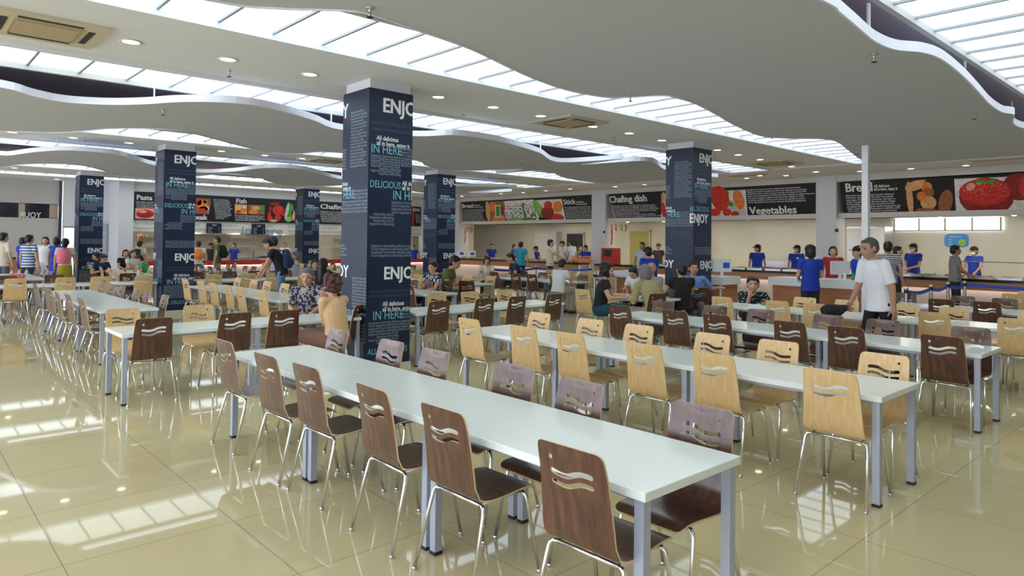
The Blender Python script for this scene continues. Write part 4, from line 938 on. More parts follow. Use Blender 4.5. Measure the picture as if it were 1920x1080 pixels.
for i, (a, c) in enumerate(((0, 4), (2, 1), (3, 2))): belt((Q[a].x, Q[a].y, 0), (Q[c].x, Q[c].y, 0), 'belt_blue', 'blue belt span %s' % ['behind the woman in white', 'left of the white pier', 'behind the curly haired woman'][i])
Q = [on_z(381.5, 487, 1.0), on_z(442, 487, 1.0), on_z(500, 487, 1.0)]
for i, p in enumerate(Q): post_at(p.x, p.y, 'steel post with red belt in front of the left wall counter, %s from the left' % ordn(i))
for i in range(2): belt((Q[i].x, Q[i].y, 0), (Q[i+1].x, Q[i+1].y, 0), 'belt_red', 'red belt, %s span at the left wall counter' % ['left', 'right'][i])
# wall switch boxes, kitchen hood
for i, (x, y) in enumerate(((1569, 432), (1133, 435))): p = on_x(x, y, 21.37); b = MB(); b.box((0, -.05, -.05), (.02, .05, .05)); o = b.build('wall_switch', m='black_plastic'); o.location = (21.355, p.y, p.z); tag(o, 'small black switch on the %s white pier' % ('right' if i == 0 else 'left'), 'switch')
# ================================================================== PEOPLE
TMP = bpy.data.scenes.new('tmp')
def remesh(mb, vox, smooth=3, name='body', decim=None):
    me = mb.mesh('raw'); o = bpy.data.objects.new('raw', me); TMP.collection.objects.link(o)
    r = o.modifiers.new('r', 'REMESH'); r.mode = 'VOXEL'; r.voxel_size = vox; r.use_smooth_shade = True
    if smooth: s = o.modifiers.new('s', 'SMOOTH'); s.iterations = smooth; s.factor = .5
    TMP.view_layers[0].update(); dg = TMP.view_layers[0].depsgraph
    out = bpy.data.meshes.new_from_object(o.evaluated_get(dg), depsgraph=dg)
    bpy.data.objects.remove(o); bpy.data.meshes.remove(me); out.name = name; out.materials.clear(); return out
mat('skin', (.62, .36, .24), .5, spec=.35); mat('skin_dark', (.48, .26, .17), .5, spec=.35)
mat('hair_black', (.012, .010, .010), .45); mat('hair_grey', (.16, .15, .15), .6); mat('hair_brown', (.07, .022, .015), .45); mat('hair_brush', (.085, .075, .065), .8)
mat('cap_black', (.012, .012, .016), .8); mat('polo_blue', (.01, .045, .42), .8); mat('cloth_white', (.80, .82, .86), .8); mat('cloth_cream', (.72, .66, .54), .85)
mat('cloth_black', (.012, .012, .015), .85); mat('trouser_dark', (.025, .025, .035), .85); mat('trouser_grey', (.12, .13, .16), .85); mat('trouser_khaki', (.38, .34, .27), .85); mat('denim', (.18, .28, .45), .85)
mat('cloth_green', (.33, .31, .14), .85); mat('cloth_olive', (.13, .16, .05), .85); mat('tee_green', (.04, .45, .20), .85); mat('cloth_turq', (.02, .35, .55), .85); mat('cloth_navy', (.02, .035, .10), .85)
mat('cloth_red', (.38, .02, .04), .85); mat('cloth_lblue', (.16, .30, .62), .85); mat('cloth_gold', (.70, .47, .25), .85); mat('cloth_grey', (.27, .27, .29), .85); mat('dress_blue', (.01, .06, .62), .7); mat('skirt_yellow', (.45, .36, .04), .85); mat('skirt_teal', (.01, .07, .10), .85)
mat('bag_pink', (.85, .22, .30), .7); mat('bag_orange2', (.85, .25, .03), .7); mat('mask_white', (.85, .87, .88), .8); mat('lip', (.45, .12, .10), .5); mat('eye_dark', (.02, .012, .01), .25); mat('shoe_black', (.015, .015, .015), .4)
mat('skirt_brown', (.20, .11, .08), .9)
def stripe_mat(name, c1, c2, sc, axis='Z'):
    m = mat(name, c1, .85); nt = m.node_tree; b = nt.nodes['Principled BSDF']; tc = nt.nodes.new('ShaderNodeTexCoord'); wv = nt.nodes.new('ShaderNodeTexWave'); wv.bands_direction = axis; wv.inputs['Scale'].default_value = sc
    r = nt.nodes.new('ShaderNodeValToRGB'); r.color_ramp.interpolation = 'CONSTANT'; r.color_ramp.elements[1].position = .5; r.color_ramp.elements[0].color = (*c1, 1); r.color_ramp.elements[1].color = (*c2, 1)
    nt.links.new(tc.outputs['Object'], wv.inputs[0]); nt.links.new(wv.outputs['Fac'], r.inputs[0]); nt.links.new(r.outputs[0], b.inputs['Base Color'])
stripe_mat('stripe_bw', (.015, .015, .03), (.80, .80, .82), 8); stripe_mat('stripe_blue', (.03, .15, .42), (.75, .74, .70), 4.2); stripe_mat('stripe_pale', (.62, .68, .78), (.36, .44, .58), 6)
def spot_mat(name, c1, c2, sc, th=.45):
    m = mat(name, c1, .85); nt = m.node_tree; b = nt.nodes['Principled BSDF']; tc = nt.nodes.new('ShaderNodeTexCoord'); v = nt.nodes.new('ShaderNodeTexVoronoi'); v.inputs['Scale'].default_value = sc
    r = nt.nodes.new('ShaderNodeValToRGB'); r.color_ramp.interpolation = 'CONSTANT'; r.color_ramp.elements[1].position = th; r.color_ramp.elements[0].color = (*c1, 1); r.color_ramp.elements[1].color = (*c2, 1)
    nt.links.new(tc.outputs['Object'], v.inputs['Vector']); nt.links.new(v.outputs['Distance'], r.inputs[0]); nt.links.new(r.outputs[0], b.inputs['Base Color'])
spot_mat('print_shirt', (.03, .03, .07), (.42, .38, .38), 24, .52); spot_mat('print_dark', (.45, .52, .52), (.015, .02, .03), 30, .30); spot_mat('print_leopard', (.10, .07, .05), (.70, .64, .52), 26, .30); spot_mat('print_bw', (.75, .75, .75), (.03, .03, .04), 22, .40)
def V(*a): return Vector(a)
HANDS = {}
def hand_geo(style):
    """right hand, wrist at origin, fingers along +Y, palm facing -Z, thumb toward -X"""
    if style in HANDS: return HANDS[style]
    b = MB(); b.ell((0, .045, 0), (.038, .052, .014)); b.cap((0, -.02, 0), .026, (0, .03, 0), .026); b.ell((-.020, .03, -.004), (.018, .030, .014))
    curl = {'relax': .35, 'grip': 1.15, 'flat': .10}[style]
    for i, (x, L) in enumerate(((-.028, .070), (-.0095, .078), (.0095, .073), (.027, .058))):
        p = V(x, .085, 0); a = 0; r = .0090-.0006*i
        for k, fr in enumerate((.45, .31, .24)):
            a += curl*(.7 if k == 0 else 1); q = p+V(x*.10*(1 if k == 0 else .3), math.cos(a)*L*fr, -math.sin(a)*L*fr); b.cap(p, r, q, r*.92, 7); p = q; r *= .92
    p = V(-.026, .012, -.004); q = p+V(-.030, .030, -.010*(1+curl)); b.cap(p, .0125, q, .0105, 7); q2 = q+V(-.006-.01*(1-curl), .030, -.012*curl-.004); b.cap(q, .0105, q2, .0088, 7)
    me = remesh(b, .0042, 2); HANDS[style] = ([v.co.copy() for v in me.vertices], [tuple(p.vertices) for p in me.polygons]); bpy.data.meshes.remove(me); return HANDS[style]
def ik(a, c, l1, l2, hint):
    d = c-a; L = d.length
    if L > (l1+l2)*.995: c = a+d.normalized()*(l1+l2)*.995; d = c-a; L = d.length
    x = (l1*l1-l2*l2+L*L)/(2*L); h = math.sqrt(max(l1*l1-x*x, 0)); n = d.normalized(); hh = (hint-n*hint.dot(n)).normalized(); return a+n*x+hh*h, c
def rx(v, a): return V(v.x, v.y*math.cos(a)-v.z*math.sin(a), v.y*math.sin(a)+v.z*math.cos(a))
def rings(b, L, n=16):
    """loft of ellipses: (centre, half width, half depth, tilt about x)"""
    vs = []; fs = []
    for c, w_, d_, t in L:
        for k in range(n): a = 2*math.pi*k/n; q = rx(V(w_*math.cos(a), d_*math.sin(a), 0), t); vs.append(c+q)
    m = len(L)
    for i in range(m-1):
        for k in range(n): fs.append((i*n+k, i*n+(k+1) % n, (i+1)*n+(k+1) % n, (i+1)*n+k))
    fs += [tuple(range(n))[::-1], tuple(range((m-1)*n, m*n))]; b.add(vs, fs)
NPP = 0
def person(px, py, pose, face, label, D=None, s=1.06, vox=.014, lean=0, shirt='polo_blue', sleeve=.55, pants='trouser_dark', plen=1, hair='short', hm='hair_black', cap=None, capdir=0, skin='skin', Lh=None, Rh=None, hands=('relax', 'relax'),
           headyaw=0, headpitch=0, skirt=None, mask=False, glasses=False, zoff=0, detail=False, longs=None, dx=0, dy=0, stride=0, apron=None, f_w=1.0, group=None, seat=.47, zt=None, torso=1.0):
    global NPP, GK; NPP += 1; GK = 1.0
    hgt = 1.72*s; sit = pose == 'sit'
    # skeleton (unit person 1.72 m, scaled by s)
    hip = .50 if sit else .93
    if sit: hip = (seat+.095)/s
    def spine(t):   # 0 pelvis .. 1 neck base
        d = .50*t*torso; a = math.radians(lean)*(.55+.45*t); return V(0, math.sin(a)*d, hip+math.cos(a)*d)
    la = math.radians(lean); neck0 = spine(1); hp = math.radians(headpitch)+la*.55
    headc = neck0+rx(V(0, .02, .148), -hp)
    top = headc+rx(V(0, 0, .127), -hp)
    ztop = top.z*s
    r_ = ray(px, py); Dgiven = D is not None
    if D is None: D = (ztop-CH)/r_.z if abs(r_.z) > 1e-4 else 12
    P = V(0, 0, CH)+r_*D
    if not sit:
        s = max(.90, min(1.18, P.z/top.z)); ztop = top.z*s
    elif Dgiven:
        s = max(.90, min(1.22, (P.z-seat-.095)/(top.z-hip))); k0 = (seat+.095)/s-hip; hip += k0; top.z += k0; headc.z += k0
    fa = math.radians(face); fh = V(_f.x, _f.y, 0).normalized(); rh = V(CR.x, CR.y, 0).normalized()
    dirw = -fh*math.cos(fa)+rh*math.sin(fa); yaw = math.atan2(-dirw.x, dirw.y)
    c_, s_ = math.cos(yaw), math.sin(yaw); off = V(c_*top.x*s-s_*top.y*s, s_*top.x*s+c_*top.y*s, 0)
    loc = V(P.x-off.x+dx, P.y-off.y+dy, 0)
    e = empty('person', tuple(loc), yaw, label, 'person', group); e.scale = (s, s, s)
    # legs
    hips = {}; legs = {}
    for sx, k in ((1, 'R'), (-1, 'L')):
        h = V(sx*.09, 0, hip-.02)
        if sit: kn = V(sx*.12, .43, hip+.0); an = V(sx*.12, .40, .09); 
        else: st = stride*sx; kn = V(sx*.095, .03+st*.18, .50); an = V(sx*.10, -.02+st*.34, .09+max(0, -st)*.05)
        legs[k] = (h, kn, an)
    arms = {}
    for sx, k, tg in ((1, 'R', Rh), (-1, 'L', Lh)):
        sh = spine(.93)+V(sx*.175, -.005, 0)
        if tg is None: tg = (sx*.27, .05, hip-.08) if not sit else (sx*.17, .40, (.745+.03)/s)
        el, wr = ik(sh, V(*tg), .285, .25, V(sx*.5, -.6, -.7)); arms[k] = (sh, el, wr)
    body = MB()
    rings(body, [(spine(-.12), .12, .09, 0), (spine(0), .155, .105, -la*.5), (spine(.3), .132, .095, -la*.7), (spine(.62), .155, .108, -la), (spine(.84), .150, .095, -la), (spine(.97), .085, .065, -la)])
    body.cap(spine(.93), .058, headc+rx(V(0, -.015, -.06), -hp), .052)
    for k in 'LR':
        sh, el, wr = arms[k]; body.cap(sh, .052, el, .040); body.cap(el, .040, wr, .026); body.cap(spine(.9), .055, sh, .055)
        h, kn, an = legs[k]; body.cap(h, .085, kn, .056); body.cap(kn, .056, an, .038); body.ell(kn+(an-kn)*.3+V(0, -.012, 0), (.052, .055, .10))
        body.cap(an+V(0, -.03, -.045), .036, an+V(0, .13, -.062), .028)
    # head
    hy = math.radians(headyaw); RH = Matrix.Rotation(-hp, 3, 'X') @ Matrix.Rotation(hy, 3, 'Z')
    GK = 1.10; H = lambda x, y, z: headc+RH@V(x, y, z)*1.10
    fw = f_w
    body.ell(H(0, -.010, .028), (.076*fw, .092, .088), RH); body.ell(H(0, .018, -.030), (.062*fw, .070, .078), RH); body.ell(H(0, .045, -.075), (.034*fw, .034, .028), RH); body.ell(H(0, .062, -.012), (.045*fw, .030, .05), RH)
    body.cap(H(0, .088, .008), .009, H(0, .103, -.026), .013, 7); body.ell(H(0, .093, -.031), (.018, .012, .009), RH); body.ell(H(0, .085, .028), (.05*fw, .010, .010), RH); body.ell(H(0, .086, -.054), (.022, .010, .008), RH)
    for sx in (1, -1): body.ell(H(sx*.078*fw, -.008, -.008), (.010, .018, .030), RH); body.ell(H(sx*.040, .062, -.028), (.020, .018, .022), RH)
    GK = 1.0
    me = remesh(body, vox if not detail else .0075, 2 if not detail else 2, 'body')
    bm = bmesh.new(); bm.from_mesh(me)
    for sx, k, st in ((1, 'R', hands[1]), (-1, 'L', hands[0])):
        sh, el, wr = arms[k]; d = (wr-el).normalized(); hv, hf = hand_geo(st)
        up = V(0, 0, 1) if abs(d.z) < .75 else V(sx, 0, .0) if d.z < 0 else V(0, -1, 0)
        z_ = (up-d*up.dot(d)).normalized(); x_ = d.cross(z_)
        vv = [bm.verts.new(wr+x_*(q.x*(1 if sx > 0 else -1))+d*q.y+z_*q.z) for q in hv]
        for f in hf: bm.faces.new([vv[i] for i in (f if sx > 0 else f[::-1])]).smooth = True
    bm.to_mesh(me); bm.free(); me.materials.append(M[skin]); link('body', me, e)
    cv = .016 if not detail else .011
    # shirt
    if shirt:
        b = MB(); bot = -.16 if not skirt else -.02
        hem = spine(-.20) if not sit else spine(-.05)
        rings(b, [(hem, .188 if not skirt else .165, .140+abs(stride)*.05, -la*.4), (spine(.02), .176, .128, -la*.5), (spine(.3), .158, .118, -la*.7), (spine(.62), .172, .126, -la), (spine(.84), .168, .112, -la), (spine(.96), .105, .080, -la), (spine(1.0), .070, .064, -la)])
        for k in 'LR':
            sh, el, wr = arms[k]; b.cap(spine(.88), .064, sh, .060)
            if sleeve > 0:
                f = min(sleeve, 1)
                q = sh+(el-sh)*f; b.tube([sh, sh+(q-sh)*.5, q], [.060, .060, .058], 12)
                if sleeve > 1: b.cap(el, .052, el+(wr-el)*(sleeve-1), .042)
        me = remesh(b, cv, 2, 'shirt'); me.materials.append(M[shirt]); o = link('shirt', me, e)
        b = MB(); n0 = spine(1.0); b.tube([n0+V(.062*math.cos(a), .056*math.sin(a)+.004, .010*-math.sin(a)) for a in [i*math.pi/8 for i in range(17)]], .011, 6); b.build('collar', e, shirt, smooth=True)
        if detail or apron:
            b = MB()
            for i in range(4): q = spine(.9-.2*i)+rx(V(0, .127, 0), -la); b.ell(q, (.006, .004, .006))
            if detail: b.build('button', e, 'cloth_white')
    if apron: b = MB(); b.ext([spine(.75)+V(x*.03, .135, z*.03) for x, z in ((-1, -1), (1, -1), (1, 1), (-1, 1))], (0, .004, 0)); b.build('name_badge', e, 'cloth_white')
    if pants:
        b = MB(); b.ell(spine(-.05), (.158, .110, .11))
        for k in 'LR':
            h, kn, an = legs[k]; b.cap(h, .092, kn, .070)
            if plen > .55: b.cap(kn, .070, kn+(an-kn)*min(1, (plen-.5)*2), .056)
            elif plen < .5: pass
        me = remesh(b, cv, 2, 'trousers'); me.materials.append(M[pants]); link('trousers', me, e)
    if skirt:
        b = MB(); c0 = spine(.1)
        if sit: rings(b, [(spine(.18), .135, .10, 0), (spine(-.02), .19, .15, 0)]); [b.cap(legs[k][0], .11, legs[k][1], .10) for k in 'LR']; b.cap(legs['L'][1], .10, legs['R'][1], .10)
        else: rings(b, [(spine(.25), .135, .10, 0), (spine(-.05), .185, .14, 0), (V(0, 0, hip-.25), .20, .16, 0), (V(0, 0, .50), .235, .19, 0)])
        me = remesh(b, cv, 3, 'skirt'); me.materials.append(M[skirt]); link('skirt', me, e)
    for k in 'LR':
        an = legs[k][2]; b = MB(); b.cap(an+V(0, -.035, -.040), .045, an+V(0, .15, -.052), .036); b.box(tuple(an+V(-.04, -.07, -.09)), tuple(an+V(.04, .17, -.075))); b.build('shoe', e, 'shoe_black', smooth=True, angle=40)
    # hair / cap
    b = MB(); GK = 1.10
    if hair != 'bald':
        b.ell(H(0, -.022, .040), (.086*fw, .096, .088), RH); b.ell(H(0, -.050, -.005), (.080*fw, .068, .085), RH)
        if hair == 'short': b.ell(H(0, .030, .085), (.062, .050, .030), RH)
        if hair == 'curly':
            rr = random.Random(px)
            for i in range(46): a, z = rr.uniform(0, 6.28), rr.uniform(-.06, .13); q = .098*math.sqrt(max(.1, 1-((z-.03)/.13)**2)); x, y = q*math.cos(a), q*math.sin(a)-.02; 
            for i in range(60):
                a, z = rr.uniform(0, 6.28), rr.uniform(-.07, .135); q = .092*math.sqrt(max(.12, 1-((z-.03)/.125)**2)); x, y = q*math.cos(a), q*math.sin(a)*1.05-.022
                if y > .035 and z < .07: continue
                b.ell(H(x, y, z), (.026, .026, .026))
        if hair in ('bob', 'long', 'pony'): b.ell(H(0, .028, .090), (.066, .052, .028), RH); [b.cap(H(sx*.070, -.01, .03), .026, H(sx*.074, -.02, -.07 if hair == 'bob' else -.02), .022) for sx in (1, -1)]; b.ell(H(0, -.055, -.05), (.075, .048, .07), RH)
        if hair == 'long': b.cap(H(0, -.07, .0), .078, H(0, -.10, -.30), .055); b.cap(H(.05, -.06, -.05), .04, H(.07, -.07, -.26), .03); b.cap(H(-.05, -.06, -.05), .04, H(-.07, -.07, -.26), .03)
        if hair == 'pony': b.cap(H(0, -.11, .05), .03, H(0, -.15, -.04), .032); b.cap(H(0, -.15, -.04), .032, H(0, -.14, -.20), .018)
        if hair == 'crew': b = MB(); b.ell(H(0, -.020, .034), (.082*fw, .094, .086), RH); b.ell(H(0, -.045, .0), (.077*fw, .066, .075), RH); b.ell(H(0, .028, .078), (.055, .044, .024), RH)
        me = remesh(b, .009 if detail else .013, 1, 'hair'); me.materials.append(M[hm]); link('hair', me, e)
    if cap:
        b = MB(); b.ell(H(0, -.012, .062), (.090*fw, .104, .072), RH); b.ext([H(x, y, .058-(y-.05)*.12) for x, y in ((-.070, .06), (-.062, .12), (-.035, .155), (0, .165), (.035, .155), (.062, .12), (.070, .06))], RH@V(0, 0, -.008)); b.ell(H(0, -.012, .133), (.010, .010, .006))
        b.build('cap', e, cap, smooth=True, angle=40)
    # face
    if -130 < ((face-headyaw*0+180) % 360)-180 < 130:
        b = MB(); [b.ell(H(sx*.031*fw, .0795, .010), (.0135, .010, .0065), RH, 8, 6) for sx in (1, -1)]; b.build('eye', e, 'eye_dark', smooth=True)
        b = MB(); [b.cap(H(sx*.018, .091, .033), .0042, H(sx*.046, .080, .033), .0035, 6) for sx in (1, -1)]; b.build('eyebrow', e, hm if hair != 'bald' else 'hair_black')
        if mask: b = MB(); b.ell(H(0, .060, -.052), (.056, .050, .042), RH); b.build('face_mask', e, 'mask_white', smooth=True)
        else: b = MB(); b.ell(H(0, .0935, -.0535), (.021, .0055, .0055), RH, 8, 6); b.build('mouth', e, 'lip', smooth=True)
        if glasses:
            b = MB()
            for sx in (1, -1): b.tube([H(sx*.033+.024*math.cos(a), .098, .008+.018*math.sin(a)) for a in [i*math.pi/5 for i in range(11)]], .002, 5); b.tube([H(sx*.057, .097, .01), H(sx*.082, .0, .008)], .002, 5)
            b.tube([H(-.009, .100, .01), H(.009, .100, .01)], .002, 5); b.build('glasses', e, 'sign_black')
    GK = 1.0
    return e, dict(H=H, spine=spine, arms=arms, legs=legs, s=s, yaw=yaw, loc=loc)
def held(e, info, name, mb, m, label, cat, smooth=True, arm=None):
    """separate top-level thing carried by a person, built in the person's space"""
    o = mb.build(name, None, m, smooth=smooth, angle=50); s = info['s']; o.matrix_world = Matrix.Translation(info['loc']) @ Matrix.Rotation(info['yaw'], 4, 'Z') @ Matrix.Scale(s, 4); return tag(o, label, cat)
def backpack(e, info, m, label):
    sp = info['spine']; b = MB(); c = sp(.55)+V(0, -.20, 0); rings(b, [(c+V(0, 0, -.21), .12, .07, 0), (c+V(0, .0, -.19), .155, .10, 0), (c, .16, .105, 0), (c+V(0, .02, .14), .14, .09, 0), (c+V(0, .03, .21), .08, .05, 0)]); b.ell(c+V(0, -.10, -.07), (.11, .05, .09))
    o = held(e, info, 'backpack', b, m, label, 'backpack'); t = MB()
    for sx in (1, -1): t.tube([c+V(sx*.09, .08, .17), sp(.97)+V(sx*.10, .02, .02), sp(.80)+V(sx*.115, .13, 0), sp(.5)+V(sx*.14, .10, 0), c+V(sx*.12, .06, -.12)], .013, 6)
    st = t.build('strap', o, m)
# ---- foreground and middle people
# walking man
e, I = person(1626, 446, 'stand', 282, 'grey haired man in white shirt and black trousers walking left between tables', D=9.0, lean=12, shirt='cloth_white', sleeve=.85, pants='cloth_black', hair='crew', hm='hair_brush', detail=True, stride=.5,
              Rh=(.20, .24, .90), Lh=(-.25, .0, .78), hands=('relax', 'grip'), headpitch=4, skin='skin_dark')
b = MB(); w_ = I['arms']['R'][2]; c = w_+V(.0, .20, -.09); rings(b, [(c+V(0, -.16, .04), .03, .03, 1.3), (c+V(0, -.08, .02), .07, .05, 1.35), (c, .11, .075, 1.4), (c+V(0, .10, 0), .115, .08, 1.45), (c+V(0, .17, .0), .06, .05, 1.5)])
o = held(e, I, 'black_cap_bag', b, 'cap_black', 'black cap with grey lining carried by the walking man', 'cap'); o.name = 'baseball_cap'
b = MB(); b.ell(c+V(.0, .08, -.055), (.07, .09, .035)); b.build('lining', o, 'trouser_grey', smooth=True)
# woman in blue polo at the cashier desk
person(1519, 460, 'stand', 178, 'worker in blue polo and black cap seen from behind at the cashier desk', D=13.6, cap='cap_black', hair='bob', Lh=(-.12, .26, 1.05), Rh=(.12, .26, 1.05), s=1.06)
person(1562, 462, 'stand', 340, 'woman in a red polo standing behind the cashier desk screen', D=17, shirt='cloth_red', hair='bob', sleeve=.5)
person(1608, 462, 'stand', 272, 'worker in blue polo and black cap behind the walking man', D=14.6, cap='cap_black', hair='short', Rh=(.2, .35, 1.0))
e, I = person(1665, 453, 'stand', 150, 'man in a black and white striped shirt behind the walking man', D=16, shirt='stripe_bw', sleeve=.6, hair='short')
person(1684, 462, 'stand', 60, 'worker in blue with hand on hip beside the striped shirt man', D=18.2, shirt='polo_blue', Rh=(.30, .05, .98))
# staff behind the right counter
person(1420, 459, 'stand', 345, 'worker in blue polo and black cap behind trays of bread, looking left', D=23.3, cap='cap_black', hair='bob', headyaw=-60, headpitch=4)
person(1494, 460, 'stand', 350, 'worker in blue with badge and white mask at the long counter', D=22.4, cap='cap_black', hair='bob', mask=True, apron=1, headyaw=-60)
person(1712, 457, 'stand', 300, 'masked worker in blue polo holding her hands together below the strip window', D=20.2, cap='cap_black', mask=True, hair='bob', Lh=(-.05, .25, 1.05), Rh=(.05, .25, 1.05))
e, I = person(1792, 460, 'stand', 75, 'customer in a grey polo waiting at the right counter', D=17.6, shirt='cloth_grey', hair='short', Lh=(-.10, .28, 1.02), Rh=(.08, .28, 1.0), skin='skin_dark')
person(1826, 463, 'stand', 300, 'masked worker in blue below the blue notice board, right of the grey polo customer', D=20.6, cap='cap_black', mask=True, hair='short', skin='skin_dark', Lh=(-.2, .32, 1.0), Rh=(.2, .32, 1.0))
# staff and customers at the bread-and-stick counter
person(922, 457, 'stand', 5, 'worker in blue polo standing alone behind the left part of the counter', D=33.5, hair='short')
person(965, 458, 'stand', 60, 'worker in blue partly hidden behind the turquoise shirt man', D=33, hair='short')
person(977, 453, 'stand', 165, 'customer in turquoise T-shirt seen from behind at the counter', D=26.5, shirt='cloth_turq', pants='trouser_dark')
person(1004, 462, 'stand', 290, 'worker in blue and black cap bending over the counter', D=31, cap='cap_black', lean=14)
person(1033, 449, 'stand', 85, 'man in white T-shirt facing right at the counter, left of two cooks', D=25, shirt='cloth_cream', Lh=(-.1, .42, 1.08), Rh=(.1, .42, 1.05))
person(1054, 452, 'stand', 300, 'cook in white with dark cap facing the white T-shirt man', D=31, shirt='cloth_white', cap='cap_black')
person(1071, 450, 'stand', 215, 'cook in grey-white with black cap turned away beside the orange bags', D=30.8, shirt='stripe_pale', cap='cap_black')
person(1098, 460, 'stand', 335, 'worker in blue and black cap behind the orange bread bags', D=29.3, cap='cap_black', hair='bob')
person(1088, 461, 'stand', 20, 'person in pale shirt partly hidden left of the bread bag worker', D=31, shirt='cloth_olive', hair='short')
# chafing dish counter
person(1204, 454, 'stand', 330, 'tall man in pale striped shirt standing at the chafing dish counter', D=24, shirt='stripe_pale', pants='trouser_khaki', skin='skin_dark')
person(1214, 464, 'stand', 195, 'worker in blue and dark cap bending at the desk left of the pillar', D=16.2, cap='cap_black', lean=16, Rh=(.2, .35, .95))
person(1235, 457, 'stand', 5, 'kitchen worker with black cap behind the bent worker in blue', D=28.5, cap='cap_black', shirt='trouser_dark')
# group at the middle table
person(1140, 495, 'sit', 75, 'woman in black T-shirt and teal skirt at the left side of the group table', shirt='cloth_black', pants=None, skirt='skirt_teal', hair='curly', lean=10, Lh=(-.14, .40, .74), Rh=(.12, .42, .74), s=1.06, vox=.010, sleeve=.5)
person(1184, 503, 'sit', 320, 'woman in white top bowing over the group table', shirt='cloth_white', hair='pony', pants='trouser_dark', lean=24, headpitch=20, s=1.04, D=14.7)
person(1206, 497, 'sit', 205, 'long grey haired man in khaki green shirt, back to the camera, leaning on the table', shirt='cloth_green', hair='bob', hm='hair_grey', pants='trouser_khaki', lean=28, sleeve=1.0, s=1.1, vox=.010, D=12.2)
person(1221, 492, 'sit', 320, 'bald man partly hidden behind the khaki green shirt man', shirt='cloth_grey', hair='bald', pants='trouser_dark', s=1.08, D=13.5, skin='skin_dark')
person(1278, 492, 'sit', 185, 'woman in a black dress seen from behind in front of the right-hand pillar', shirt='cloth_black', skirt='cloth_black', pants=None, hair='short', s=1.06, vox=.010, sleeve=.4, D=12.9, Lh=(-.24, .35, .80))
person(1300, 491, 'sit', 350, 'smiling man in blue shirt with one arm over a chair back', shirt='cloth_lblue', pants='trouser_grey', hair='short', s=1.08, detail=True, Lh=(-.46, .10, .84), Rh=(.05, .30, .80), headyaw=14, headpitch=-3, D=13.75, sleeve=.9)
person(1412, 519, 'sit', 350, 'man in dark patterned shirt eating, facing the camera with his hand at his chin', shirt='print_dark', pants='trouser_dark', hair='short', lean=40, s=1.06, detail=True, Rh=(.07, .40, .76), Lh=(-.2, .40, .66), headyaw=-8, sleeve=.8, f_w=1.08, D=12.2, headpitch=-20, torso=.85, seat=.42)
person(1057, 487, 'sit', 140, 'man in white T-shirt sitting with his back turned on a beech chair', shirt='cloth_white', pants='trouser_khaki', s=1.1, lean=14, Rh=(.1, .40, .9), headpitch=12, D=17)
person(913, 482, 'sit', 0, 'curly haired woman in leopard print top facing the camera', shirt='print_leopard', hair='curly', pants='trouser_dark', s=1.08, D=20.2)
person(954, 475, 'sit', 285, 'man in navy shirt leaning left over the table beside the curly haired woman', shirt='cloth_navy', pants='trouser_grey', s=1.12, lean=18, headpitch=10, D=20.3)
person(858, 481, 'sit', 80, 'man in olive green T-shirt leaning right over his bowl', shirt='cloth_olive', pants='trouser_grey', s=1.10, lean=26, headpitch=8, Lh=(-.12, .44, .67), Rh=(.12, .42, .67), D=15.8)
person(811, 491, 'sit', 318, 'laughing woman in black and white top right of the nearest pillar', shirt='print_bw', pants='trouser_dark', hair='short', s=1.04, lean=8, detail=True, f_w=1.06, Lh=(-.10, .42, .74), Rh=(.12, .40, .74), D=14.5)
# couple at the cross row
person(576, 503, 'sit', 8, 'elderly grey haired man in dark patterned shirt facing the camera', shirt='print_shirt', pants='trouser_grey', hair='short', hm='hair_grey', s=1.10, detail=True, lean=6, headyaw=-6, headpitch=6, f_w=1.1, sleeve=.9, Lh=(-.12, .38, .70), Rh=(.14, .34, .70), D=10.15)
person(620, 517, 'sit', 238, 'brown haired woman in gold blouse with her hands at her mouth', shirt='cloth_gold', pants=None, skirt='skirt_brown', hair='curly', hm='hair_brown', s=1.06, detail=True, lean=10, sleeve=.6, Rh=(.03, .22, 1.02), Lh=(-.03, .22, 1.00), f_w=1.05, D=8.4)
person(607, 484, 'sit', 170, 'woman with long black hair seen from behind, left of the nearest pillar', shirt='cloth_black', pants='trouser_dark', hair='long', s=1.04)
person(590, 489, 'sit', 30, 'young woman with dark tied hair facing the long haired woman', shirt='cloth_navy', pants='trouser_dark', hair='bob', s=1.04, D=16.5)
person(553, 472, 'sit', 300, 'man in pale shirt raising one arm behind the elderly couple', shirt='stripe_pale', pants='trouser_grey', hair='short', hm='hair_grey', s=1.12, Lh=(-.35, .2, 1.15), sleeve=.8, D=20)
e, I = person(497, 448, 'stand', 282, 'young man in black T-shirt and pale shorts bending with a navy backpack', D=16.2, shirt='cloth_black', pants='denim', plen=.5, lean=24, headpitch=16, Rh=(.15, .42, .82), Lh=(-.12, .45, .84), s=1.06)
backpack(e, I, 'cloth_navy', 'navy backpack worn by the bending young man in black')
person(512, 446, 'stand', 275, 'young man with a cap just behind the bending backpack wearer', D=19.4, shirt='cloth_white', pants='denim', plen=.5, cap='cloth_navy')
e, I = person(407, 443, 'stand', 285, 'man in dark green T-shirt with backpack at the left wall counter', D=24.5, shirt='cloth_olive', pants='denim')
backpack(e, I, 'cloth_black', 'dark backpack on the man in dark green')
e, I = person(373, 452, 'stand', 200, 'person in white top with an orange backpack right of the tall pillar', D=25.5, shirt='cloth_white', pants='trouser_grey')
backpack(e, I, 'bag_orange2', 'bright orange backpack beside the tall left pillar')
person(439, 456, 'stand', 350, 'worker in blue behind the left wall counter', D=29.4)
person(395, 456, 'stand', 340, 'worker bowing behind the left wall counter near the orange backpack', D=29.2, shirt='trouser_dark', cap='cap_black')
person(534, 454, 'stand', 0, 'cook in white behind the left wall counter', D=31, shirt='cloth_white', hm='hair_grey')
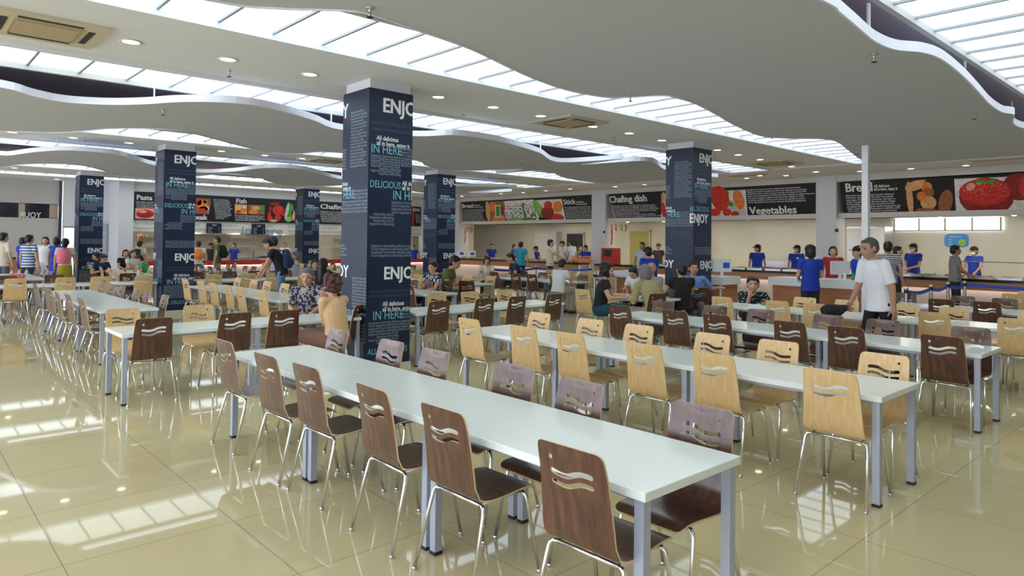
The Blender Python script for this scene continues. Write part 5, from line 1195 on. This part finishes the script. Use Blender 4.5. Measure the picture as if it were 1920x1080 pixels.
person(776, 461, 'stand', 0, 'worker in blue behind the corner counter right of the nearest pillar', D=35.5)
# far left
person(258, 479, 'sit', 285, 'young man in bright green T-shirt bowing over the table', shirt='tee_green', pants='trouser_dark', s=1.14, lean=24, headpitch=14, D=20.5)
person(236, 468, 'sit', 40, 'girl with dark hair left of the bright green T-shirt', shirt='cloth_black', pants='trouser_dark', hair='bob', s=1.12, D=22.5)
person(250, 469, 'sit', 60, 'long brown haired woman behind the bright green T-shirt', shirt='cloth_white', pants='trouser_dark', hair='long', hm='hair_brown', s=1.14, D=22)
e, I = person(263, 451, 'stand', 175, 'person in white shirt with a dark backpack standing under the pasta board', D=24, shirt='cloth_cream', pants='trouser_dark')
backpack(e, I, 'trouser_dark', 'dark backpack worn under the pasta board')
person(197, 478, 'sit', 60, 'young man in navy T-shirt and glasses bowing at the leftmost pillar', shirt='cloth_navy', pants='denim', s=1.14, lean=24, headpitch=14, glasses=True, D=20)
person(178, 473, 'sit', 300, 'long black haired person in black bending beside the leftmost pillar', shirt='cloth_black', pants='trouser_dark', hair='long', s=1.16, lean=30, D=21.5)
person(60, 481, 'sit', 280, 'young man in white T-shirt bowing over his food at far left', shirt='cloth_white', pants='trouser_grey', s=1.12, lean=30, headpitch=20, D=20.8)
person(8, 436, 'stand', 165, 'man in pale shirt and dark trousers at the left edge of the photo', D=19.5, shirt='cloth_cream', sleeve=.7, s=1.1, pants='trouser_grey')
person(56, 440, 'stand', 172, 'man in blue and white wide striped shirt in the queue', D=19.5, shirt='stripe_blue', pants='trouser_dark')
person(44, 445, 'stand', 160, 'person in blue hidden behind the striped shirt man', D=22, shirt='polo_blue', hair='bob')
person(85, 444, 'stand', 20, 'laughing woman in white blouse in the queue', D=21.5, shirt='cloth_white', pants='trouser_dark', hair='bob')
person(108, 444, 'stand', 178, 'woman in a bright blue dress seen from behind in the queue', D=20.6, shirt='dress_blue', sleeve=0, pants=None, skirt='dress_blue', hair='bob')
e, I = person(123, 447, 'stand', 200, 'woman with ponytail and yellow skirt carrying a pink backpack', D=19.6, shirt='cloth_cream', pants=None, skirt='skirt_yellow', hair='pony')
backpack(e, I, 'bag_pink', 'pink backpack on the woman in the yellow skirt')
bpy.data.scenes.remove(TMP)
print('people', NPP)
# ================================================================== SMALL THINGS ON TABLES, KITCHEN FURNITURE
def lathe_thing(name, prof, p, m, label, cat, group=None, parts=()):
    e = empty(name, tuple(p), 0, label, cat, group); b = MB(); b.lathe(prof, 14); b.build('body', e, m, smooth=True, angle=50)
    for pn, pp, pm in parts: b = MB(); b.lathe(pp, 12); b.build(pn, e, pm, smooth=True, angle=50)
    return e
TZ = .7455
for i, x in enumerate((10, 18.5, 31)):
    p = on_z(x, 512-i*.2, TZ); p.x = max(p.x, 2.25); p.y = 20.1+.35*i
    lathe_thing('drink_bottle', [(.035, 0), (.036, .14), (.015, .19), (.013, .21)], (2.3+.16*i, 20.1+.12*i, TZ), 'clear_glass', 'clear drink bottle with blue cap, %s from the left on the far left table' % ordn(i), 'bottle', 'clear drink bottles', (('cap', [(.015, .21), (.015, .235)], 'belt_blue'), ('label_band', [(.0365, .05), (.0365, .11)], 'cloth_white')))
b = MB(); r3 = random.Random(5)
for i in range(16): b.ell((r3.uniform(-.16, .16), r3.uniform(-.1, .1), .05+r3.uniform(0, .07)), (.07, .06, .05), n=8, k=6)
o = b.build('shopping_bag', m='bag_pink', smooth=True); o.location = (2.36, 19.78+.0, TZ); o.scale = (.8, .8, .8); tag(o, 'crumpled pink and red plastic bag on the table at the left edge', 'bag')
b = MB()
for i in range(40):
    a = r3.uniform(0, 6.28); L = r3.uniform(.10, .28); rr_ = r3.uniform(.05, .18); c0 = V(0, 0, .12); c1 = V(rr_*math.cos(a), rr_*math.sin(a), .12+L); w0 = V(-math.sin(a), math.cos(a), 0)*.022
    b.add([c0, (c0+c1)/2+w0+V(0, 0, .05), c1, (c0+c1)/2-w0+V(0, 0, .05)], [(0, 1, 2, 3)])
e = empty('potted_plant', (3.75, 18.35, 0), 0, 'small green potted plant between the chairs at far left', 'plant'); e.scale = (1.5, 1.5, 2.2)
b.build('leaves', e, 'food_green'); q = MB(); q.lathe([(.07, 0), (.09, .12), (.08, .12)], 14); q.build('pot', e, 'food_brown')
p = on_z(886, 516, TZ); lathe_thing('drink_jar', [(.045, 0), (.055, .04), (.055, .13), (.04, .15)], (10.35, 13.5, TZ), 'food_yellow', 'yellow jar on the table of the green T-shirt man', 'jar', None, (('lid', [(.045, .15), (.045, .165)], 'food_orange'),))
def dish(x, y, k, label, tray_=True):
    e = empty('food_plate', (x, y, TZ), 0, label, 'food plate', 'plates of food on the tables')
    if tray_: b = MB(); b.box((-.14, -.19, 0), (.14, .19, .012)); b.box((-.15, -.2, 0), (-.14, .2, .025)); b.box((.14, -.2, 0), (.15, .2, .025)); b.build('tray_board', e, 'food_lime' if k % 2 else 'cloth_white')
    b = MB(); b.lathe([(.05, .012), (.10, .03), (.105, .032), (.05, .018)], 18); b.build('plate', e, 'white_plastic', smooth=True)
    b = MB(); r4 = random.Random(k); [b.ell((r4.uniform(-.05, .05), r4.uniform(-.05, .05), .035), (.022, .022, .014), n=7, k=5, m=mt[k % 6][i % 2]) for i in range(14)]; o = b.build('food', e, smooth=True); o['kind'] = 'stuff'
dish(10.72, 5.55, 2, 'tray of food in front of the man in the dark patterned shirt'); dish(10.5, 8.35, 3, 'plate of food in front of the woman in the black T-shirt', False); dish(10.45, 7.6, 4, 'plate of food in front of the khaki green shirt man', False)
dish(10.8, 13.25, 1, 'plate of food before the olive green T-shirt man', False); dish(13.3, 14.6, 5, 'plate of food before the curly haired woman', False); dish(5.25, 20.7, 0, 'plate of food before the bright green T-shirt man', False); dish(2.65, 20.9, 2, 'plate of food before the white T-shirt man at far left', False)
for i in range(3): lathe_thing('paper_cup', [(.028, 0), (.036, .10), (.034, .10)], (5.05+.14*i, 21.6-.15*i, TZ), 'cloth_white' if i else 'dress_blue', 'small cup on the far table by the bright green T-shirt, %s from the left' % ordn(i), 'cup', 'small cups')
# soap-like bottles and white cups on the cashier desk
for i, y in enumerate((5.62, 5.78)): lathe_thing('sauce_bottle', [(.03, 0), (.03, .10), (.012, .13), (.012, .16)], (14.5, y, 1.06), 'white_plastic' if i else 'food_green', '%s bottle at the right end of the long cashier desk' % ('small white' if i else 'small green'), 'bottle')
lathe_thing('paper_cup', [(.05, 0), (.06, .09), (.058, .09)], (14.55, 6.55, 1.06), 'cloth_white', 'white paper bowl beside the woman in blue on the desk', 'cup')
# kitchen furniture
def rack(x, y, rz, lb, items=1):
    e = empty('kitchen_rack', (x, y, 0), math.radians(rz), lb, 'shelf unit', 'kitchen shelf units')
    b = MB(); [b.box((sx-.015, sy-.015, 0), (sx+.015, sy+.015, 1.85)) for sx in (-.55, .55) for sy in (-.22, .22)]; b.build('upright', e, 'steel')
    for z in (.5, .95, 1.4, 1.82): b = MB(); b.box((-.57, -.24, z), (.57, .24, z+.02)); b.build('shelf_board', e, 'steel')
    return e
def hood(x, y, w_, rz, lb):
    e = empty('cooker_hood', (x, y, 1.95), math.radians(rz), lb, 'cooker hood', 'cooker hoods'); b = MB(); b.ext([(-w_, -.45, 0), (-w_, .45, 0), (-w_, .25, .45), (-w_, -.25, .45)], (2*w_, 0, 0)); b.build('canopy', e, 'steel'); b = MB(); b.box((-.2, -.2, .45), (.2, .2, .8 if x > 20.5 else .6)); b.build('duct', e, 'steel'); return e
def cooker(x, y, rz, lb):
    e = empty('kitchen_cooker', (x, y, 0), math.radians(rz), lb, 'cooker', 'kitchen cookers'); b = MB(); b.box((-.8, -.35, .08), (.8, .35, .85)); b.build('casing', e, 'steel'); b = MB(); b.box((-.8, .30, .85), (.8, .35, 1.15)); b.build('splashback', e, 'steel')
    for sx in (-.4, .4): b = MB(); b.lathe([(.22, .85), (.24, .90), (.20, .91)], 16, (sx, 0, 0)); b.build('burner', e, 'dark_slot'); b = MB(); b.box((sx-.3, -.37, .25), (sx+.3, -.35, .7)); b.build('door', e, 'silver_paint')
    b = MB(); b.box((-.75, -.3, 0), (.75, .3, .08)); b.build('plinth', e, 'dark_slot'); return e
for i, x in enumerate((11.2, 14.2)): hood(x, 32.6, 1.1, 0, 'steel cooker hood over the %s range in the left wall kitchen' % ('first' if i == 0 else 'second')); cooker(x, 32.9, 0, 'steel cooking range, %s in the left wall kitchen' % ordn(i))
for i, x in enumerate((8.6, 12.7, 16.2, 18.2)): rack(x, 33.0, 0, 'steel shelf unit, %s from the left in the left wall kitchen' % ordn(i))
rack(25.1, 16.2, 90, 'steel shelf unit behind the red food machine'); rack(25.1, 21.4, 90, 'steel shelf unit right of the grey kitchen doorway'); cooker(24.9, 12.6, -90, 'steel cooking range behind the bread trays worker')
e = empty('wall_cabinet', (25.3, 24.9, 1.2), 0, 'grey tall wall cabinet in the bread and stick kitchen', 'cabinet'); b = MB(); b.box((-.2, -.8, -1.2), (.2, .8, 1.1)); b.build('body', e, 'block_grey')
for s_ in (-1, 1): b = MB(); b.box((-.22, min(0, s_*.78), -1.1), (-.2, max(0, s_*.78), 1.05)); b.build('door', e, 'block_grey')
# napkin holder style displays, counter register at the corner
for i, (x, y) in enumerate(((863, 478), (883, 478))):
    p = on_x(x, y, 20.9); e = empty('register_display', (20.95, p.y, .945), math.radians(-60), 'white register with blue mark on the counter, %s of two right of the smaller pillar' % ('left' if i == 0 else 'right'), 'cash register'); b = MB(); b.box((-.2, -.1, 0), (.2, .1, .08)); b.build('base', e, 'white_plastic'); b = MB(); b.box((-.2, -.02, .08), (.2, .02, .36)); b.build('screen', e, 'white_plastic'); b = MB(); b.box((-.06, -.025, .16), (.14, -.02, .28)); b.build('blue_mark', e, 'belt_blue')

p = on_x(1308, 423, 21.5); b = MB(); b.tube([(0, .05*math.cos(a*.55), -.05+.06*math.sin(a*.55)-.012*a) for a in range(18)], .010, 6); b.tube([(0, 0, .02), (0, 0, .18)], .004, 5); o = b.build('red_ornament', m='red_band', smooth=True); o.location = (21.6, p.y, p.z+.02); tag(o, 'small curly red ornament hanging below the vegetables board', 'ornament')
